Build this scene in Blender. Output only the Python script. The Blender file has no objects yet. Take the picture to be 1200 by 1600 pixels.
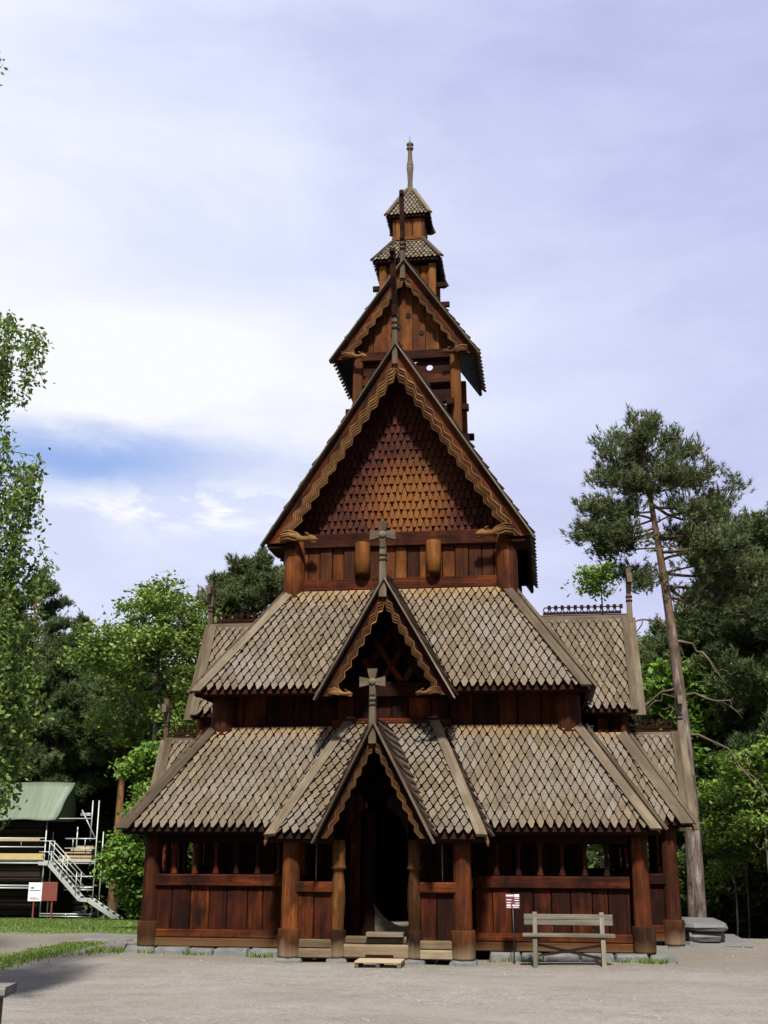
import bpy, math, random
import numpy as np
from mathutils import Vector, Matrix
R = math.radians
random.seed(7); rng = np.random.default_rng(7)
SC = bpy.context.scene
COL = SC.collection

# ------------------------------------------------------------------ materials
class NT:
    def __init__(s, tree):
        s.t = tree; s.n = tree.nodes; s.l = tree.links
    def node(s, typ, **kw):
        n = s.n.new(typ)
        for k, v in kw.items():
            setattr(n, k, v)
        return n
    def put(s, sock, val):
        if isinstance(val, bpy.types.NodeSocket): s.l.new(val, sock)
        elif val is not None:
            if sock.type == 'RGBA' and not isinstance(val, (int, float)) and len(val) == 3: val = (*val, 1)
            sock.default_value = val
    def math(s, op, a, b=None, c=None, clamp=False):
        n = s.node('ShaderNodeMath', operation=op, use_clamp=clamp)
        s.put(n.inputs[0], a)
        if b is not None: s.put(n.inputs[1], b)
        if c is not None: s.put(n.inputs[2], c)
        return n.outputs[0]
    def vmath(s, op, a, b=None):
        n = s.node('ShaderNodeVectorMath', operation=op)
        s.put(n.inputs[0], a)
        if b is not None: s.put(n.inputs[1], b)
        return n.outputs[0]
    def mix(s, f, a, b, mode='MIX'):
        n = s.node('ShaderNodeMix', data_type='RGBA', blend_type=mode)
        s.put(n.inputs[0], f); s.put(n.inputs[6], a); s.put(n.inputs[7], b)
        return n.outputs[2]
    def noise(s, vec, scale, detail=4, rough=.55, dist=0):
        n = s.node('ShaderNodeTexNoise')
        s.put(n.inputs['Vector'], vec); n.inputs['Scale'].default_value = scale
        n.inputs['Detail'].default_value = detail; n.inputs['Roughness'].default_value = rough
        n.inputs['Distortion'].default_value = dist
        return n.outputs['Fac']
    def ramp(s, f, stops):
        n = s.node('ShaderNodeValToRGB'); s.put(n.inputs[0], f)
        e = n.color_ramp.elements
        while len(e) < len(stops): e.new(.5)
        for el, (p, c) in zip(e, stops):
            el.position = p
            el.color = (c, c, c, 1) if isinstance(c, (int, float)) else (*c, 1)
        return n.outputs[0]
    def mapr(s, v, a, b, c=0, d=1, smooth=False):
        n = s.node('ShaderNodeMapRange')
        if smooth: n.interpolation_type = 'SMOOTHSTEP'
        s.put(n.inputs[0], v)
        for i, q in enumerate((a, b, c, d)): s.put(n.inputs[1 + i], q)
        return n.outputs[0]
    def attr(s, name):
        return s.node('ShaderNodeAttribute', attribute_name=name)
    def sep(s, v):
        n = s.node('ShaderNodeSeparateXYZ'); s.put(n.inputs[0], v); return n.outputs

def newmat(name):
    m = bpy.data.materials.new(name); m.use_nodes = True
    nt = NT(m.node_tree); b = m.node_tree.nodes['Principled BSDF']
    return m, nt, b

def bump(nt, b, h, strength=.5, dist=.02):
    n = nt.node('ShaderNodeBump'); n.inputs['Strength'].default_value = strength
    n.inputs['Distance'].default_value = dist
    nt.put(n.inputs['Height'], h); nt.l.new(n.outputs[0], b.inputs['Normal'])

def wood(name, dark, mid, light, rough=.75, spec=.25, grain=(1.3, 26, 26), pale=None, pale_z=(.1, .5), var=.35, blot=.5, black=0):
    """grained timber; 'gr' holds coordinates along / across each piece, 'rnd' a number per piece"""
    m, nt, b = newmat(name)
    g = nt.attr('gr').outputs['Vector']; r = nt.attr('rnd').outputs['Fac']
    n1 = nt.noise(nt.vmath('MULTIPLY', g, grain), 1, 6, .65)
    n2 = nt.noise(nt.vmath('MULTIPLY', g, (.5, 3.5, 3.5)), 1, 4, .6)
    n3 = nt.noise(nt.vmath('MULTIPLY', g, (2.2, 5, 5)), 1, 3, .5)
    f = nt.math('ADD', nt.math('MULTIPLY', n1, .55), nt.math('MULTIPLY', n2, .45))
    f = nt.math('ADD', f, nt.math('MULTIPLY', nt.math('SUBTRACT', r, .5), var))
    c = nt.ramp(f, [(.3, dark), (.52, mid), (.75, light)])
    c = nt.mix(nt.math('MULTIPLY', nt.ramp(n3, [(.42, 1), (.62, 0)]), blot), c, dark)
    pos = nt.node('ShaderNodeNewGeometry').outputs['Position']
    if black:
        n4 = nt.noise(nt.vmath('MULTIPLY', pos, (1.6, 1.6, .9)), 1.3, 5, .65)
        n5 = nt.noise(nt.vmath('MULTIPLY', g, (.9, 9, 9)), 1, 5, .6)
        bf = nt.ramp(nt.math('ADD', nt.math('MULTIPLY', n4, .6), nt.math('MULTIPLY', n5, .4)), [(.46, 0), (.62, black)])
        c = nt.mix(bf, c, tuple(.55 * q for q in dark))
    if pale:
        z = nt.sep(pos)[2]
        zz = nt.math('ADD', z, nt.math('MULTIPLY', nt.math('SUBTRACT', n2, .5), .5))
        zz = nt.math('ADD', zz, nt.math('MULTIPLY', nt.math('SUBTRACT', n1, .5), .25))
        pf = nt.mapr(zz, pale_z[0], pale_z[1], 1, 0)
        pc = nt.ramp(n1, [(.3, tuple(.55 * q for q in pale)), (.6, pale)])
        c = nt.mix(pf, c, pc)
    nt.put(b.inputs['Base Color'], c)
    nt.put(b.inputs['Roughness'], nt.mapr(n1, .3, .7, rough - .12, rough + .12))
    b.inputs['Specular IOR Level'].default_value = spec
    bump(nt, b, n1, .55, .012)
    return m

TAR = wood('tarred_pine', (.0085, .0026, .0018), (.048, .0102, .003), (.125, .032, .0062), rough=.8, spec=.08, pale=(0.1, 0.058, 0.026), pale_z=(-.04, .22), black=.9)
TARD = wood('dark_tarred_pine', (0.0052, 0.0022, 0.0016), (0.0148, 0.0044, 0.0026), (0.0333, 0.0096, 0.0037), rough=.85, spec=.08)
GOLD = wood('sun_bleached_pine', (0.037, 0.0111, 0.003), (0.111, 0.0407, 0.0081), (0.1924, 0.0851, 0.02), rough=.75, spec=.1, blot=.35, black=0.4)
AMBER = wood('amber_pine', (0.0148, 0.0044, 0.0022), (0.0703, 0.0207, 0.0044), (0.1406, 0.0503, 0.0104), rough=.8, spec=.1, blot=.5, black=.4)
POST = wood('tarred_stave', (.011, .0035, .002), (.072, .018, .0045), (.175, .058, .0115), rough=.76, spec=.1, pale=(.15, .092, .042), pale_z=(-.1, .28), black=.6)
INNER = wood('carved_stave', (.02, .008, .003), (.105, .042, .012), (.2, .095, .028), grain=(2.5, 16, 16), rough=.82, spec=.08, pale=(.15, .092, .042), pale_z=(-.1, .28), black=.6)
BASE = wood('worn_post_foot', (.006, .003, .002), (.032, .011, .004), (.085, .032, .01), rough=.88, spec=.08, pale=(.19, .142, .09), pale_z=(-.08, .22), black=.3)
FOOT = wood('brown_post_foot', (.01, .005, .003), (.055, .022, .008), (.11, .05, .018), rough=.88, spec=.08, pale=(.12, .075, .035), pale_z=(-.1, .2))
CARVE = wood('carved_pine', (.03, .012, .004), (.112, .054, .018), (.2, .11, .042), rough=.82, spec=.1, blot=.45, black=.5)
GREY = wood('weathered_grey_wood', (.04, .031, .021), (.098, .078, .055), (.165, .134, .098), rough=.92, spec=.08, blot=.4, black=.3)
SILVER = wood('silvered_wood', (.06, .057, .045), (.14, .132, .105), (.22, .21, .17), rough=.9, spec=.08, blot=.35)
PALEW = wood('pale_worn_wood', (.05, .034, .02), (.14, .105, .066), (.23, .185, .125), rough=.9, spec=.1, blot=.45)
DRIFT = wood('driftwood_grey', (.035, .034, .032), (.085, .083, .078), (.16, .155, .145), rough=.9, spec=.1, blot=.3)

def shingle_mat(name, dark, mid, light, gold, grey):
    m, nt, b = newmat(name)
    g = nt.attr('gr').outputs['Vector']; r = nt.attr('rnd').outputs['Fac']; w = nt.attr('wth_lit').outputs['Fac']
    pos = nt.node('ShaderNodeNewGeometry').outputs['Position']
    n1 = nt.noise(nt.vmath('MULTIPLY', g, (5, 70, 70)), 1, 4, .65)
    n2 = nt.noise(pos, .9, 4, .6)
    f = nt.math('ADD', nt.math('MULTIPLY', n1, .6), nt.math('MULTIPLY', r, .26)); f = nt.math('ADD', f, .07)
    c = nt.ramp(f, [(.22, dark), (.5, mid), (.78, light)])
    c = nt.mix(nt.math('MULTIPLY', nt.ramp(n2, [(.46, 0), (.64, 1)]), .6), c, grey)
    spots = nt.noise(nt.vmath('ADD', pos, nt.node('ShaderNodeCombineXYZ').outputs[0]), 3.2, 3, .6)
    c = nt.mix(nt.math('MULTIPLY', nt.ramp(spots, [(.54, 0), (.68, 1)]), .5), c, dark)
    c = nt.mix(nt.math('MULTIPLY', nt.ramp(r, [(.93, 0), (.96, 1)]), .4), c, grey)
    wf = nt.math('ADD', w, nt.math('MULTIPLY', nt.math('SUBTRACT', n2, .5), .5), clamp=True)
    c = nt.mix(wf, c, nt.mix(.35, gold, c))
    nt.put(b.inputs['Base Color'], c)
    b.inputs['Roughness'].default_value = .85; b.inputs['Specular IOR Level'].default_value = .15
    bump(nt, b, n1, .5, .006)
    return m
SHIN = shingle_mat('roof_shingle_wood', (.047, .036, .025), (.096, .075, .051), (.146, .119, .084), (.22, .125, .042), (.118, .113, .107))
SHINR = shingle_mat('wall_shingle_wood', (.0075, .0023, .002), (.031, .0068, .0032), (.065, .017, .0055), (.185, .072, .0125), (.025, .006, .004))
EDGE = wood('dark_edge_wood', (.008, .005, .004), (.018, .011, .008), (.035, .022, .015), rough=.85, spec=.1)  # near-black wood for shingle side faces, cross rings and disc marks

def plain(name, col, rough=.8, spec=.3, metal=0, nscale=6, amt=.25, bscale=None, bst=.3):
    m, nt, b = newmat(name); col = tuple(.72 * q for q in col)
    co = nt.node('ShaderNodeTexCoord').outputs['Object']
    n = nt.noise(co, nscale, 5, .6)
    c = nt.mix(n, tuple(q * (1 - amt) for q in col), tuple(min(1, q * (1 + amt)) for q in col))
    nt.put(b.inputs['Base Color'], c)
    b.inputs['Roughness'].default_value = rough; b.inputs['Specular IOR Level'].default_value = spec
    b.inputs['Metallic'].default_value = metal
    if bscale: bump(nt, b, nt.noise(co, bscale, 5, .6), bst, .02)
    return m
STONE = plain('foundation_stone', (.14, .147, .148), .9, .2, 0, 5, .55, 14, .8)
SLATE = plain('slate_slab', (.135, .136, .14), .85, .25, 0, 4, .4, 12, .6)
IRON = plain('black_iron', (.015, .014, .016), .5, .4)
GALV = plain('galvanised_steel', (.42, .45, .44), .45, .5, .35, 9, .2)
PLY = plain('yellow_plywood', (.42, .33, .15), .7, .3, 0, 3, .2)
PALET = plain('sawn_pine', (.36, .29, .19), .85, .15, 0, 8, .3)
TARP = None
REDP = plain('red_brown_paint', (.16, .04, .03), .6, .3)
WHITEP = plain('white_board', (.72, .74, .76), .5, .3, 0, 3, .04)
INKB = plain('blue_ink', (.05, .08, .3), .6)
INKD = plain('dark_ink', (.04, .04, .05), .6)
SIGNP = plain('maroon_sign', (.13, .028, .05), .5, .4)
DARKP = plain('dark_stained_boards', (.02, .013, .01), .8, .2, 0, 5, .4)
def tarp_mat():
    m, nt, b = newmat('green_tarpaulin')
    co = nt.node('ShaderNodeTexCoord').outputs['Object']
    n = nt.noise(nt.vmath('MULTIPLY', co, (1.6, .25, .25)), 1.2, 4, .6)
    c = nt.ramp(n, [(.3, (.05, .078, .05)), (.55, (.075, .103, .07)), (.8, (.105, .118, .09))])
    nt.put(b.inputs['Base Color'], c); b.inputs['Roughness'].default_value = .6
    bump(nt, b, n, .6, .1); return m
TARP = tarp_mat()

def leaf_mat(name, a, b_, c_, trans=.35, rough=.5):
    m, nt, b = newmat(name)
    r = nt.attr('rnd').outputs['Fac']
    pos = nt.node('ShaderNodeNewGeometry').outputs['Position']
    n = nt.noise(pos, .55, 3, .6)
    f = nt.math('ADD', nt.math('MULTIPLY', r, .6), nt.math('MULTIPLY', n, .55))
    col = nt.ramp(f, [(.25, a), (.55, b_), (.85, c_)])
    nt.put(b.inputs['Base Color'], col); b.inputs['Roughness'].default_value = rough
    b.inputs['Specular IOR Level'].default_value = .25
    t = nt.node('ShaderNodeBsdfTranslucent'); nt.put(t.inputs['Color'], nt.mix(.5, col, (.16, .22, .02)))
    mx = nt.node('ShaderNodeMixShader'); mx.inputs[0].default_value = trans
    nt.l.new(b.outputs[0], mx.inputs[1]); nt.l.new(t.outputs[0], mx.inputs[2])
    nt.l.new(mx.outputs[0], nt.n['Material Output'].inputs['Surface'])
    return m
L_MAPLE = leaf_mat('maple_leaves', (.045, .078, .014), (.1, .158, .03), (.17, .235, .052))
L_BIRCH = leaf_mat('birch_leaves', (.03, .062, .01), (.075, .135, .022), (.16, .235, .06), .4, .65)
L_SHRUB = leaf_mat('shrub_leaves', (.025, .06, .01), (.065, .14, .018), (.12, .21, .03))
L_SAP = leaf_mat('sapling_leaves', (.05, .09, .014), (.1, .17, .025), (.16, .24, .05))
L_DARK = leaf_mat('dark_leaves', (.02, .042, .01), (.05, .088, .018), (.09, .14, .03))
N_PINE = leaf_mat('pine_needles', (.018, .029, .012), (.05, .07, .027), (.11, .132, .055), .2, .6)
N_DARK = leaf_mat('dark_pine_needles', (.016, .031, .012), (.045, .072, .027), (.095, .124, .046), .18, .6)
def bark(name, lo, mid, hi, top=None, ztop=(5, 8)):
    m, nt, b = newmat(name)
    g = nt.attr('gr').outputs['Vector']
    n = nt.noise(nt.vmath('MULTIPLY', g, (2.0, 11, 11)), 1, 6, .7, .6)
    n2 = nt.noise(g, 1.3, 3)
    c = nt.ramp(n, [(.36, lo), (.55, mid), (.7, hi)])
    if top:
        z = nt.sep(nt.node('ShaderNodeTexCoord').outputs['Object'])[2]
        zz = nt.math('ADD', z, nt.math('MULTIPLY', nt.math('SUBTRACT', n2, .5), 2.5))
        c = nt.mix(nt.mapr(zz, ztop[0], ztop[1], 0, 1), c, nt.ramp(n, [(.35, tuple(.5 * q for q in top)), (.65, top)]))
    nt.put(b.inputs['Base Color'], c); b.inputs['Roughness'].default_value = .95
    b.inputs['Specular IOR Level'].default_value = .1
    bump(nt, b, n, 1.0, .05); return m
B_PINE = bark('pine_bark', (.035, .027, .023), (.12, .098, .085), (.23, .2, .18), (.12, .072, .046), (4.5, 8.5))
B_PINER = bark('red_pine_bark', (.035, .02, .014), (.09, .05, .03), (.16, .09, .05), (.2, .095, .045), (1, 5))
B_GREY = bark('grey_bark', (.04, .036, .03), (.1, .09, .075), (.19, .17, .145))
B_BIRCH = bark('birch_bark', (.03, .03, .03), (.42, .41, .39), (.6, .58, .55))

# ------------------------------------------------------------------ mesh builder
XF = [Matrix.Identity(4)]
class MB:
    def __init__(s, *mats):
        s.v = []; s.f = []; s.mi = []; s.gr = []; s.rn = []; s.wt = []; s.sm = []; s.mats = mats
    def add(s, vs, fs, gr=None, rnd=None, m=0, w=0, smooth=False):
        k = len(s.v); X = XF[-1]
        s.v += [tuple(X @ Vector(p)) for p in vs]
        rnd = random.random() if rnd is None else rnd
        off = random.uniform(0, 60)
        if gr is None: gr = vs
        s.gr += [(q[0] + off, q[1] + off * .37, q[2]) for q in gr]
        s.rn += [rnd] * len(vs); s.wt += [w] * len(vs)
        for f in fs:
            s.f.append(tuple(i + k for i in f)); s.mi.append(m if isinstance(m, int) else m[len(s.f) % len(m)]); s.sm.append(smooth)
        return k
    def beam(s, p0, p1, w, h, up=(0, 0, 1), ch=None, m=0, rnd=None, w2=None, h2=None):
        p0 = Vector(p0); p1 = Vector(p1); a = (p1 - p0); L = a.length; a.normalize()
        sd = a.cross(Vector(up))
        if sd.length < 1e-4: sd = a.cross(Vector((1, 0, 0)))
        sd.normalize(); u = sd.cross(a)
        ch = min(w, h) * .1 if ch is None else ch
        vs = []; gr = []
        for p, t, ww, hh in ((p0, 0, w, h), (p1, L, w2 or w, h2 or h)):
            x, y = ww / 2, hh / 2
            for (i, j) in ((-x + ch, -y), (x - ch, -y), (x, -y + ch), (x, y - ch), (x - ch, y), (-x + ch, y), (-x, y - ch), (-x, -y + ch)):
                vs.append(p + sd * i + u * j); gr.append((t, i, j))
        fs = [tuple(range(7, -1, -1)), tuple(range(8, 16))] + [(i, (i + 1) % 8, (i + 1) % 8 + 8, i + 8) for i in range(8)]
        s.add(vs, fs, gr, rnd, m)
    def prism(s, pts, O, U, V, N, t0, t1, along='v', m=0, me=None, rnd=None, w=0, lift=None):
        """outline pts (u,v) (counter-clockwise seen from +N) extruded from t0 to t1; lift(u,v) adds height"""
        O, U, V, N = map(Vector, (O, U, V, N)); n = len(pts); vs = []; gr = []
        for t in (t0, t1):
            for (a, b) in pts:
                q = lift(a, b) if lift else 0
                vs.append(O + U * a + V * b + N * (t + q)); gr.append((b, a, t) if along == 'v' else (a, b, t))
        rnd = random.random() if rnd is None else rnd
        k = s.add(vs, [tuple(range(n, 2 * n))], gr, rnd, m, w)
        for f in [tuple(range(n - 1, -1, -1))] + [(i, (i + 1) % n, (i + 1) % n + n, i + n) for i in range(n)]:
            s.f.append(tuple(i + k for i in f)); s.mi.append(m if me is None else me); s.sm.append(False)
    def lathe(s, prof, base=(0, 0, 0), axis=(0, 0, 1), seg=18, m=0, smooth=True, wob=0, sx=1, sy=1):
        base = Vector(base); az = Vector(axis).normalized()
        ax = az.orthogonal().normalized() if abs(az.z) < .99 else Vector((1, 0, 0)); ay = az.cross(ax)
        vs = []; gr = []
        ph = random.uniform(0, 6)
        for (r, z) in prof:
            for i in range(seg):
                t = 2 * math.pi * i / seg
                rr = r * (1 + wob * math.sin(3 * t + ph + z * 1.3))
                vs.append(base + ax * (rr * math.cos(t) * sx) + ay * (rr * math.sin(t) * sy) + az * z)
                gr.append((z, rr * math.cos(t), rr * math.sin(t)))
        fs = []
        for j in range(len(prof) - 1):
            for i in range(seg):
                i2 = (i + 1) % seg
                fs.append((j * seg + i, j * seg + i2, (j + 1) * seg + i2, (j + 1) * seg + i))
        k = s.add(vs, fs, gr, None, m, 0, smooth)
        n = len(prof)
        for f in (tuple(range(seg - 1, -1, -1)), tuple(range((n - 1) * seg, n * seg))):
            s.f.append(tuple(i + k for i in f)); s.mi.append(m); s.sm.append(False)
    def tube(s, pts, rad, seg=8, m=0, flat=None, smooth=True):
        pts = [Vector(p) for p in pts]; n = len(pts); vs = []; gr = []; L = 0
        up = Vector((0, 0, 1)); prev = None
        for i, p in enumerate(pts):
            a = (pts[min(i + 1, n - 1)] - pts[max(i - 1, 0)]).normalized()
            if prev is None:
                sd = a.cross(up)
                if sd.length < 1e-3: sd = a.cross(Vector((1, 0, 0)))
            else: sd = prev - a * prev.dot(a)
            sd.normalize(); prev = sd; u = sd.cross(a)
            if i: L += (p - pts[i - 1]).length
            r = rad[i] if hasattr(rad, '__len__') else rad
            fx, fy = flat[i] if flat else (1, 1)
            for k in range(seg):
                t = 2 * math.pi * k / seg
                vs.append(p + sd * (r * fx * math.cos(t)) + u * (r * fy * math.sin(t)))
                gr.append((L, r * math.cos(t), r * math.sin(t)))
        fs = [(j * seg + i, j * seg + (i + 1) % seg, (j + 1) * seg + (i + 1) % seg, (j + 1) * seg + i) for j in range(n - 1) for i in range(seg)]
        fs += [tuple(range(seg - 1, -1, -1)), tuple(range((n - 1) * seg, n * seg))]
        s.add(vs, fs, gr, None, m, 0, smooth)
    def build(s, name, parent=None, col=None):
        me = bpy.data.meshes.new(name)
        me.from_pydata(s.v, [], s.f)
        for mt in s.mats: me.materials.append(mt)
        me.polygons.foreach_set('material_index', s.mi); me.polygons.foreach_set('use_smooth', s.sm)
        a = me.attributes.new('gr', 'FLOAT_VECTOR', 'POINT'); a.data.foreach_set('vector', np.array(s.gr, 'f').ravel())
        a = me.attributes.new('rnd', 'FLOAT', 'POINT'); a.data.foreach_set('value', np.array(s.rn, 'f'))
        a = me.attributes.new('wth_lit', 'FLOAT', 'POINT'); a.data.foreach_set('value', np.array(s.wt, 'f'))
        me.update()
        o = bpy.data.objects.new(name, me); COL.objects.link(o)
        if parent is not None:
            o.parent = parent
            o.matrix_parent_inverse = Matrix.Identity(4)
        return o

def np_mesh(name, V, F, mat, rnd=None, gr=None, smooth=False, parent=None, mats=None, mi=None):
    me = bpy.data.meshes.new(name)
    k = F.shape[1]; n = len(F)
    me.vertices.add(len(V)); me.vertices.foreach_set('co', np.asarray(V, 'f').ravel())
    me.loops.add(n * k); me.loops.foreach_set('vertex_index', np.asarray(F, 'i').ravel())
    me.polygons.add(n)
    me.polygons.foreach_set('loop_start', np.arange(0, n * k, k, dtype='i'))
    me.polygons.foreach_set('loop_total', np.full(n, k, 'i'))
    for mt in (mats or [mat]): me.materials.append(mt)
    if mi is not None: me.polygons.foreach_set('material_index', mi)
    if rnd is not None:
        a = me.attributes.new('rnd', 'FLOAT', 'POINT'); a.data.foreach_set('value', np.asarray(rnd, 'f'))
    if gr is not None:
        a = me.attributes.new('gr', 'FLOAT_VECTOR', 'POINT'); a.data.foreach_set('vector', np.asarray(gr, 'f').ravel())
    me.polygons.foreach_set('use_smooth', np.full(n, smooth))
    me.update(calc_edges=True); me.validate()
    o = bpy.data.objects.new(name, me); COL.objects.link(o)
    if parent is not None: o.parent = parent
    return o

def tag(o, label, cat, group=None):
    o['label'] = label; o['category'] = cat
    if group: o['group'] = group
    return o
def thing(name, label, cat, loc=(0, 0, 0), group=None, rz=0):
    o = bpy.data.objects.new(name, None); COL.objects.link(o)
    o.location = loc; o.rotation_euler = (0, 0, rz); o.empty_display_size = .3
    return tag(o, label, cat, group)
def clip(poly, region):
    """Sutherland-Hodgman: poly cut to a convex counter-clockwise region"""
    out = poly
    n = len(region)
    for i in range(n):
        ax, ay = region[i]; bx, by = region[(i + 1) % n]
        ins = lambda p: (bx - ax) * (p[1] - ay) - (by - ay) * (p[0] - ax) >= -1e-9
        res = []
        for j in range(len(out)):
            p, q = out[j], out[(j + 1) % len(out)]
            ip, iq = ins(p), ins(q)
            if ip: res.append(p)
            if ip != iq:
                d1 = (bx - ax) * (p[1] - ay) - (by - ay) * (p[0] - ax)
                d2 = (bx - ax) * (q[1] - ay) - (by - ay) * (q[0] - ax)
                t = d1 / (d1 - d2); res.append((p[0] + (q[0] - p[0]) * t, p[1] + (q[1] - p[1]) * t))
        out = res
        if len(out) < 3: return []
    return out

def shingles(mb, O, U, V, N, region, w=.15, p=.135, th=.042, m=0, me=1, tip=.075, gold=None, base=0.0, rowbase=0.0, tipl=.02, wf=1.0, sh=.47):
    """pointed shingles in overlapping half-offset rows over a convex region of the plane O,U,V"""
    us = [q[0] for q in region]; vs = [q[1] for q in region]
    L = p * 2.15; k = 0; v = min(vs) - .02 + rowbase
    while v < max(vs):
        u = math.floor(min(us) / w) * w + (w / 2 if k % 2 else 0) - w
        while u < max(us) + w:
            ww = w * wf * random.uniform(.82, .93); j = random.uniform(-.009, .009); dv = random.uniform(-.013, .013); dt = random.uniform(-.1, .1) * w
            if random.random() < .02: dv -= .03; j += random.choice((-.012, .012))
            tp = tip * w * random.uniform(.75, 1.3)
            out = [(u - .46 * ww + j, v + L), (u - .5 * ww + j, v + sh * L + dv), (u - tp + j + dt, v + tipl * L + dv), (u + tp + j + dt, v + tipl * L + dv), (u + .5 * ww + j, v + sh * L + dv), (u + .46 * ww + j, v + L)]
            cp = clip(out, region)
            if len(cp) >= 3:
                a = sum((cp[i][0] * cp[(i + 1) % len(cp)][1] - cp[(i + 1) % len(cp)][0] * cp[i][1]) for i in range(len(cp))) / 2
                if a > .0008:
                    top = max(vs); v0 = v; lf = random.uniform(0, .006)
                    g = gold(u, v, top) if gold else 0
                    mb.prism(cp, O, U, V, N, base, base + th, 'v', m, me, None, g, lambda a_, b_, v0=v0, lf=lf: lf + th * 2.05 * (1 - (b_ - v0) / L))
            u += w
        v += p; k += 1

def slab(mb, O, U, V, N, region, t0, t1, m=2):
    mb.prism(region, O, U, V, N, t0, t1, 'u', m)

def frame(O, U, P):
    """unit axes of a roof plane through O with horizontal U and up-slope point P"""
    O, U, P = Vector(O), Vector(U).normalized(), Vector(P)
    d = P - O; V = (d - U * d.dot(U)).normalized(); N = U.cross(V).normalized()
    return O, U, V, N

# ------------------------------------------------------------------ the church
church = thing('stave_church', 'tall tarred wooden stave church with stepped shingle roofs and a spire', 'church')
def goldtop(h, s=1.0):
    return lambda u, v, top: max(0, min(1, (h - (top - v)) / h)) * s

def roof_part(name='roof'): return MB(SHIN, EDGE, TARD)
XR, EX, WX, YR = 4.63, 3.43, 3.30, 4.45      # low roof eave x, top x; eave y
Z0, Z1 = 1.92, 3.76
AX, AY, AZ = 3.63, 3.82, 4.37                # aisle roof eave
BX, BY, BZ = 2.21, 2.43, 6.50                # aisle roof top
YT = 3.25                                    # low roof top (y)

def hip_ring(x0, y0, z0, x1, y1, z1, cuts, gold_h, w, p):
    """four hip slopes; cuts: per side (halfwidth, slope, zfoot) of the cut for a dormer, or None"""
    sides = {'W': (( -x0, -y0, z0), (1, 0, 0), (-x1, -y1, z1), 2 * x0, x0 - x1),
             'S': (( x0, -y0, z0), (0, 1, 0), (x1, -y1, z1), 2 * y0, y0 - y1),
             'E': (( x0, y0, z0), (-1, 0, 0), (x1, y1, z1), 2 * x0, x0 - x1),
             'N': (( -x0, y0, z0), (0, -1, 0), (-x1, y1, z1), 2 * y0, y0 - y1)}
    parts = []
    for k, (O, U, P, Ln, d) in sides.items():
        O, U, V, N = frame(O, U, P)
        H = (Vector(P) - O).dot(V)
        regs = []
        c = cuts.get(k)
        if c == 'open':
            regs = [[(0, 0), (Ln / 2 - 1.6, 0), (Ln / 2 - .75, H), (d, H)], [(Ln / 2 + 1.6, 0), (Ln, 0), (Ln - d, H), (Ln / 2 + .75, H)]]
        elif c:
            hw, hv = c     # half width at the eave and height (v) where the valley closes
            regs = [[(0, 0), (Ln / 2 - hw, 0), (Ln / 2, hv), (Ln / 2, H), (d, H)],
                    [(Ln / 2 + hw, 0), (Ln, 0), (Ln - d, H), (Ln / 2, H), (Ln / 2, hv)]]
        else: regs = [[(0, 0), (Ln, 0), (Ln - d, H), (d, H)]]
        mb = roof_part()
        for r in regs:
            slab(mb, O, U, V, N, r, -.06, -.002)
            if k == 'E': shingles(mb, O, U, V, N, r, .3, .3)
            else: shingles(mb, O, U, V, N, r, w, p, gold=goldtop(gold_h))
        rp = mb.build('roof', church); parts.append(rp)
        # eave board under the shingle tips
        if k != 'E':
            for r in regs:
                (ua, _), (ub, _) = r[0], r[1]; e = MB(TARD)
                e.beam(O + U * (ua + .02) - N * .075 + V * .03, O + U * (ub - .02) - N * .075 + V * .03, .05, .05, N)
                e.build('eave_board', rp)
        # hip board at the start of this side (covers the corner)
        hb = MB(GREY)
        c0 = O - U * .03; c1 = Vector(P)
        nn = (N + (Vector((-U.y, U.x, 0)) * 0)).normalized()
        prevN = Matrix.Rotation(R(-90), 3, 'Z') @ N if True else N
        nn = (N + prevN).normalized()
        ax = (c1 - c0).normalized()
        s_ = ax.cross(nn).normalized()
        # two boards, one flat on each slope, butted along the hip
        for nrm, sgn in ((N, 1), (prevN, -1)):
            inward = (nrm.cross(ax)).normalized() * (-1)
            # direction in the slope's plane, away from the hip
            if inward.dot(U if sgn == 1 else -(Matrix.Rotation(R(-90), 3, 'Z') @ U)) < 0: inward = -inward
            ln = (c1 - c0).length
            mbp = [(-.02, .004), (ln, .004), (ln - .05, .165), (.07, .165)]
            if nrm.dot(ax.cross(inward)) < 0:
                hb.prism([(a, b) for a, b in mbp][::-1], c0, ax, inward, nrm, .08, .135, 'u')
            else: hb.prism(mbp, c0, ax, inward, nrm, .08, .135, 'u')
        hb.build('hip_board', rp)
    return parts

def wavep(s):
    """one period of the carved, stepped edge"""
    P = [(0, .0), (.1, .04), (.3, .5), (.4, .6), (.56, 1.0), (.7, 1.0), (.8, .62), (.86, .5), (.96, .02), (1, 0)]
    for (a, b), (c, d) in zip(P, P[1:]):
        if a <= s <= c: return b + (d - b) * (s - a) / (c - a)
    return 0

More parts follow.
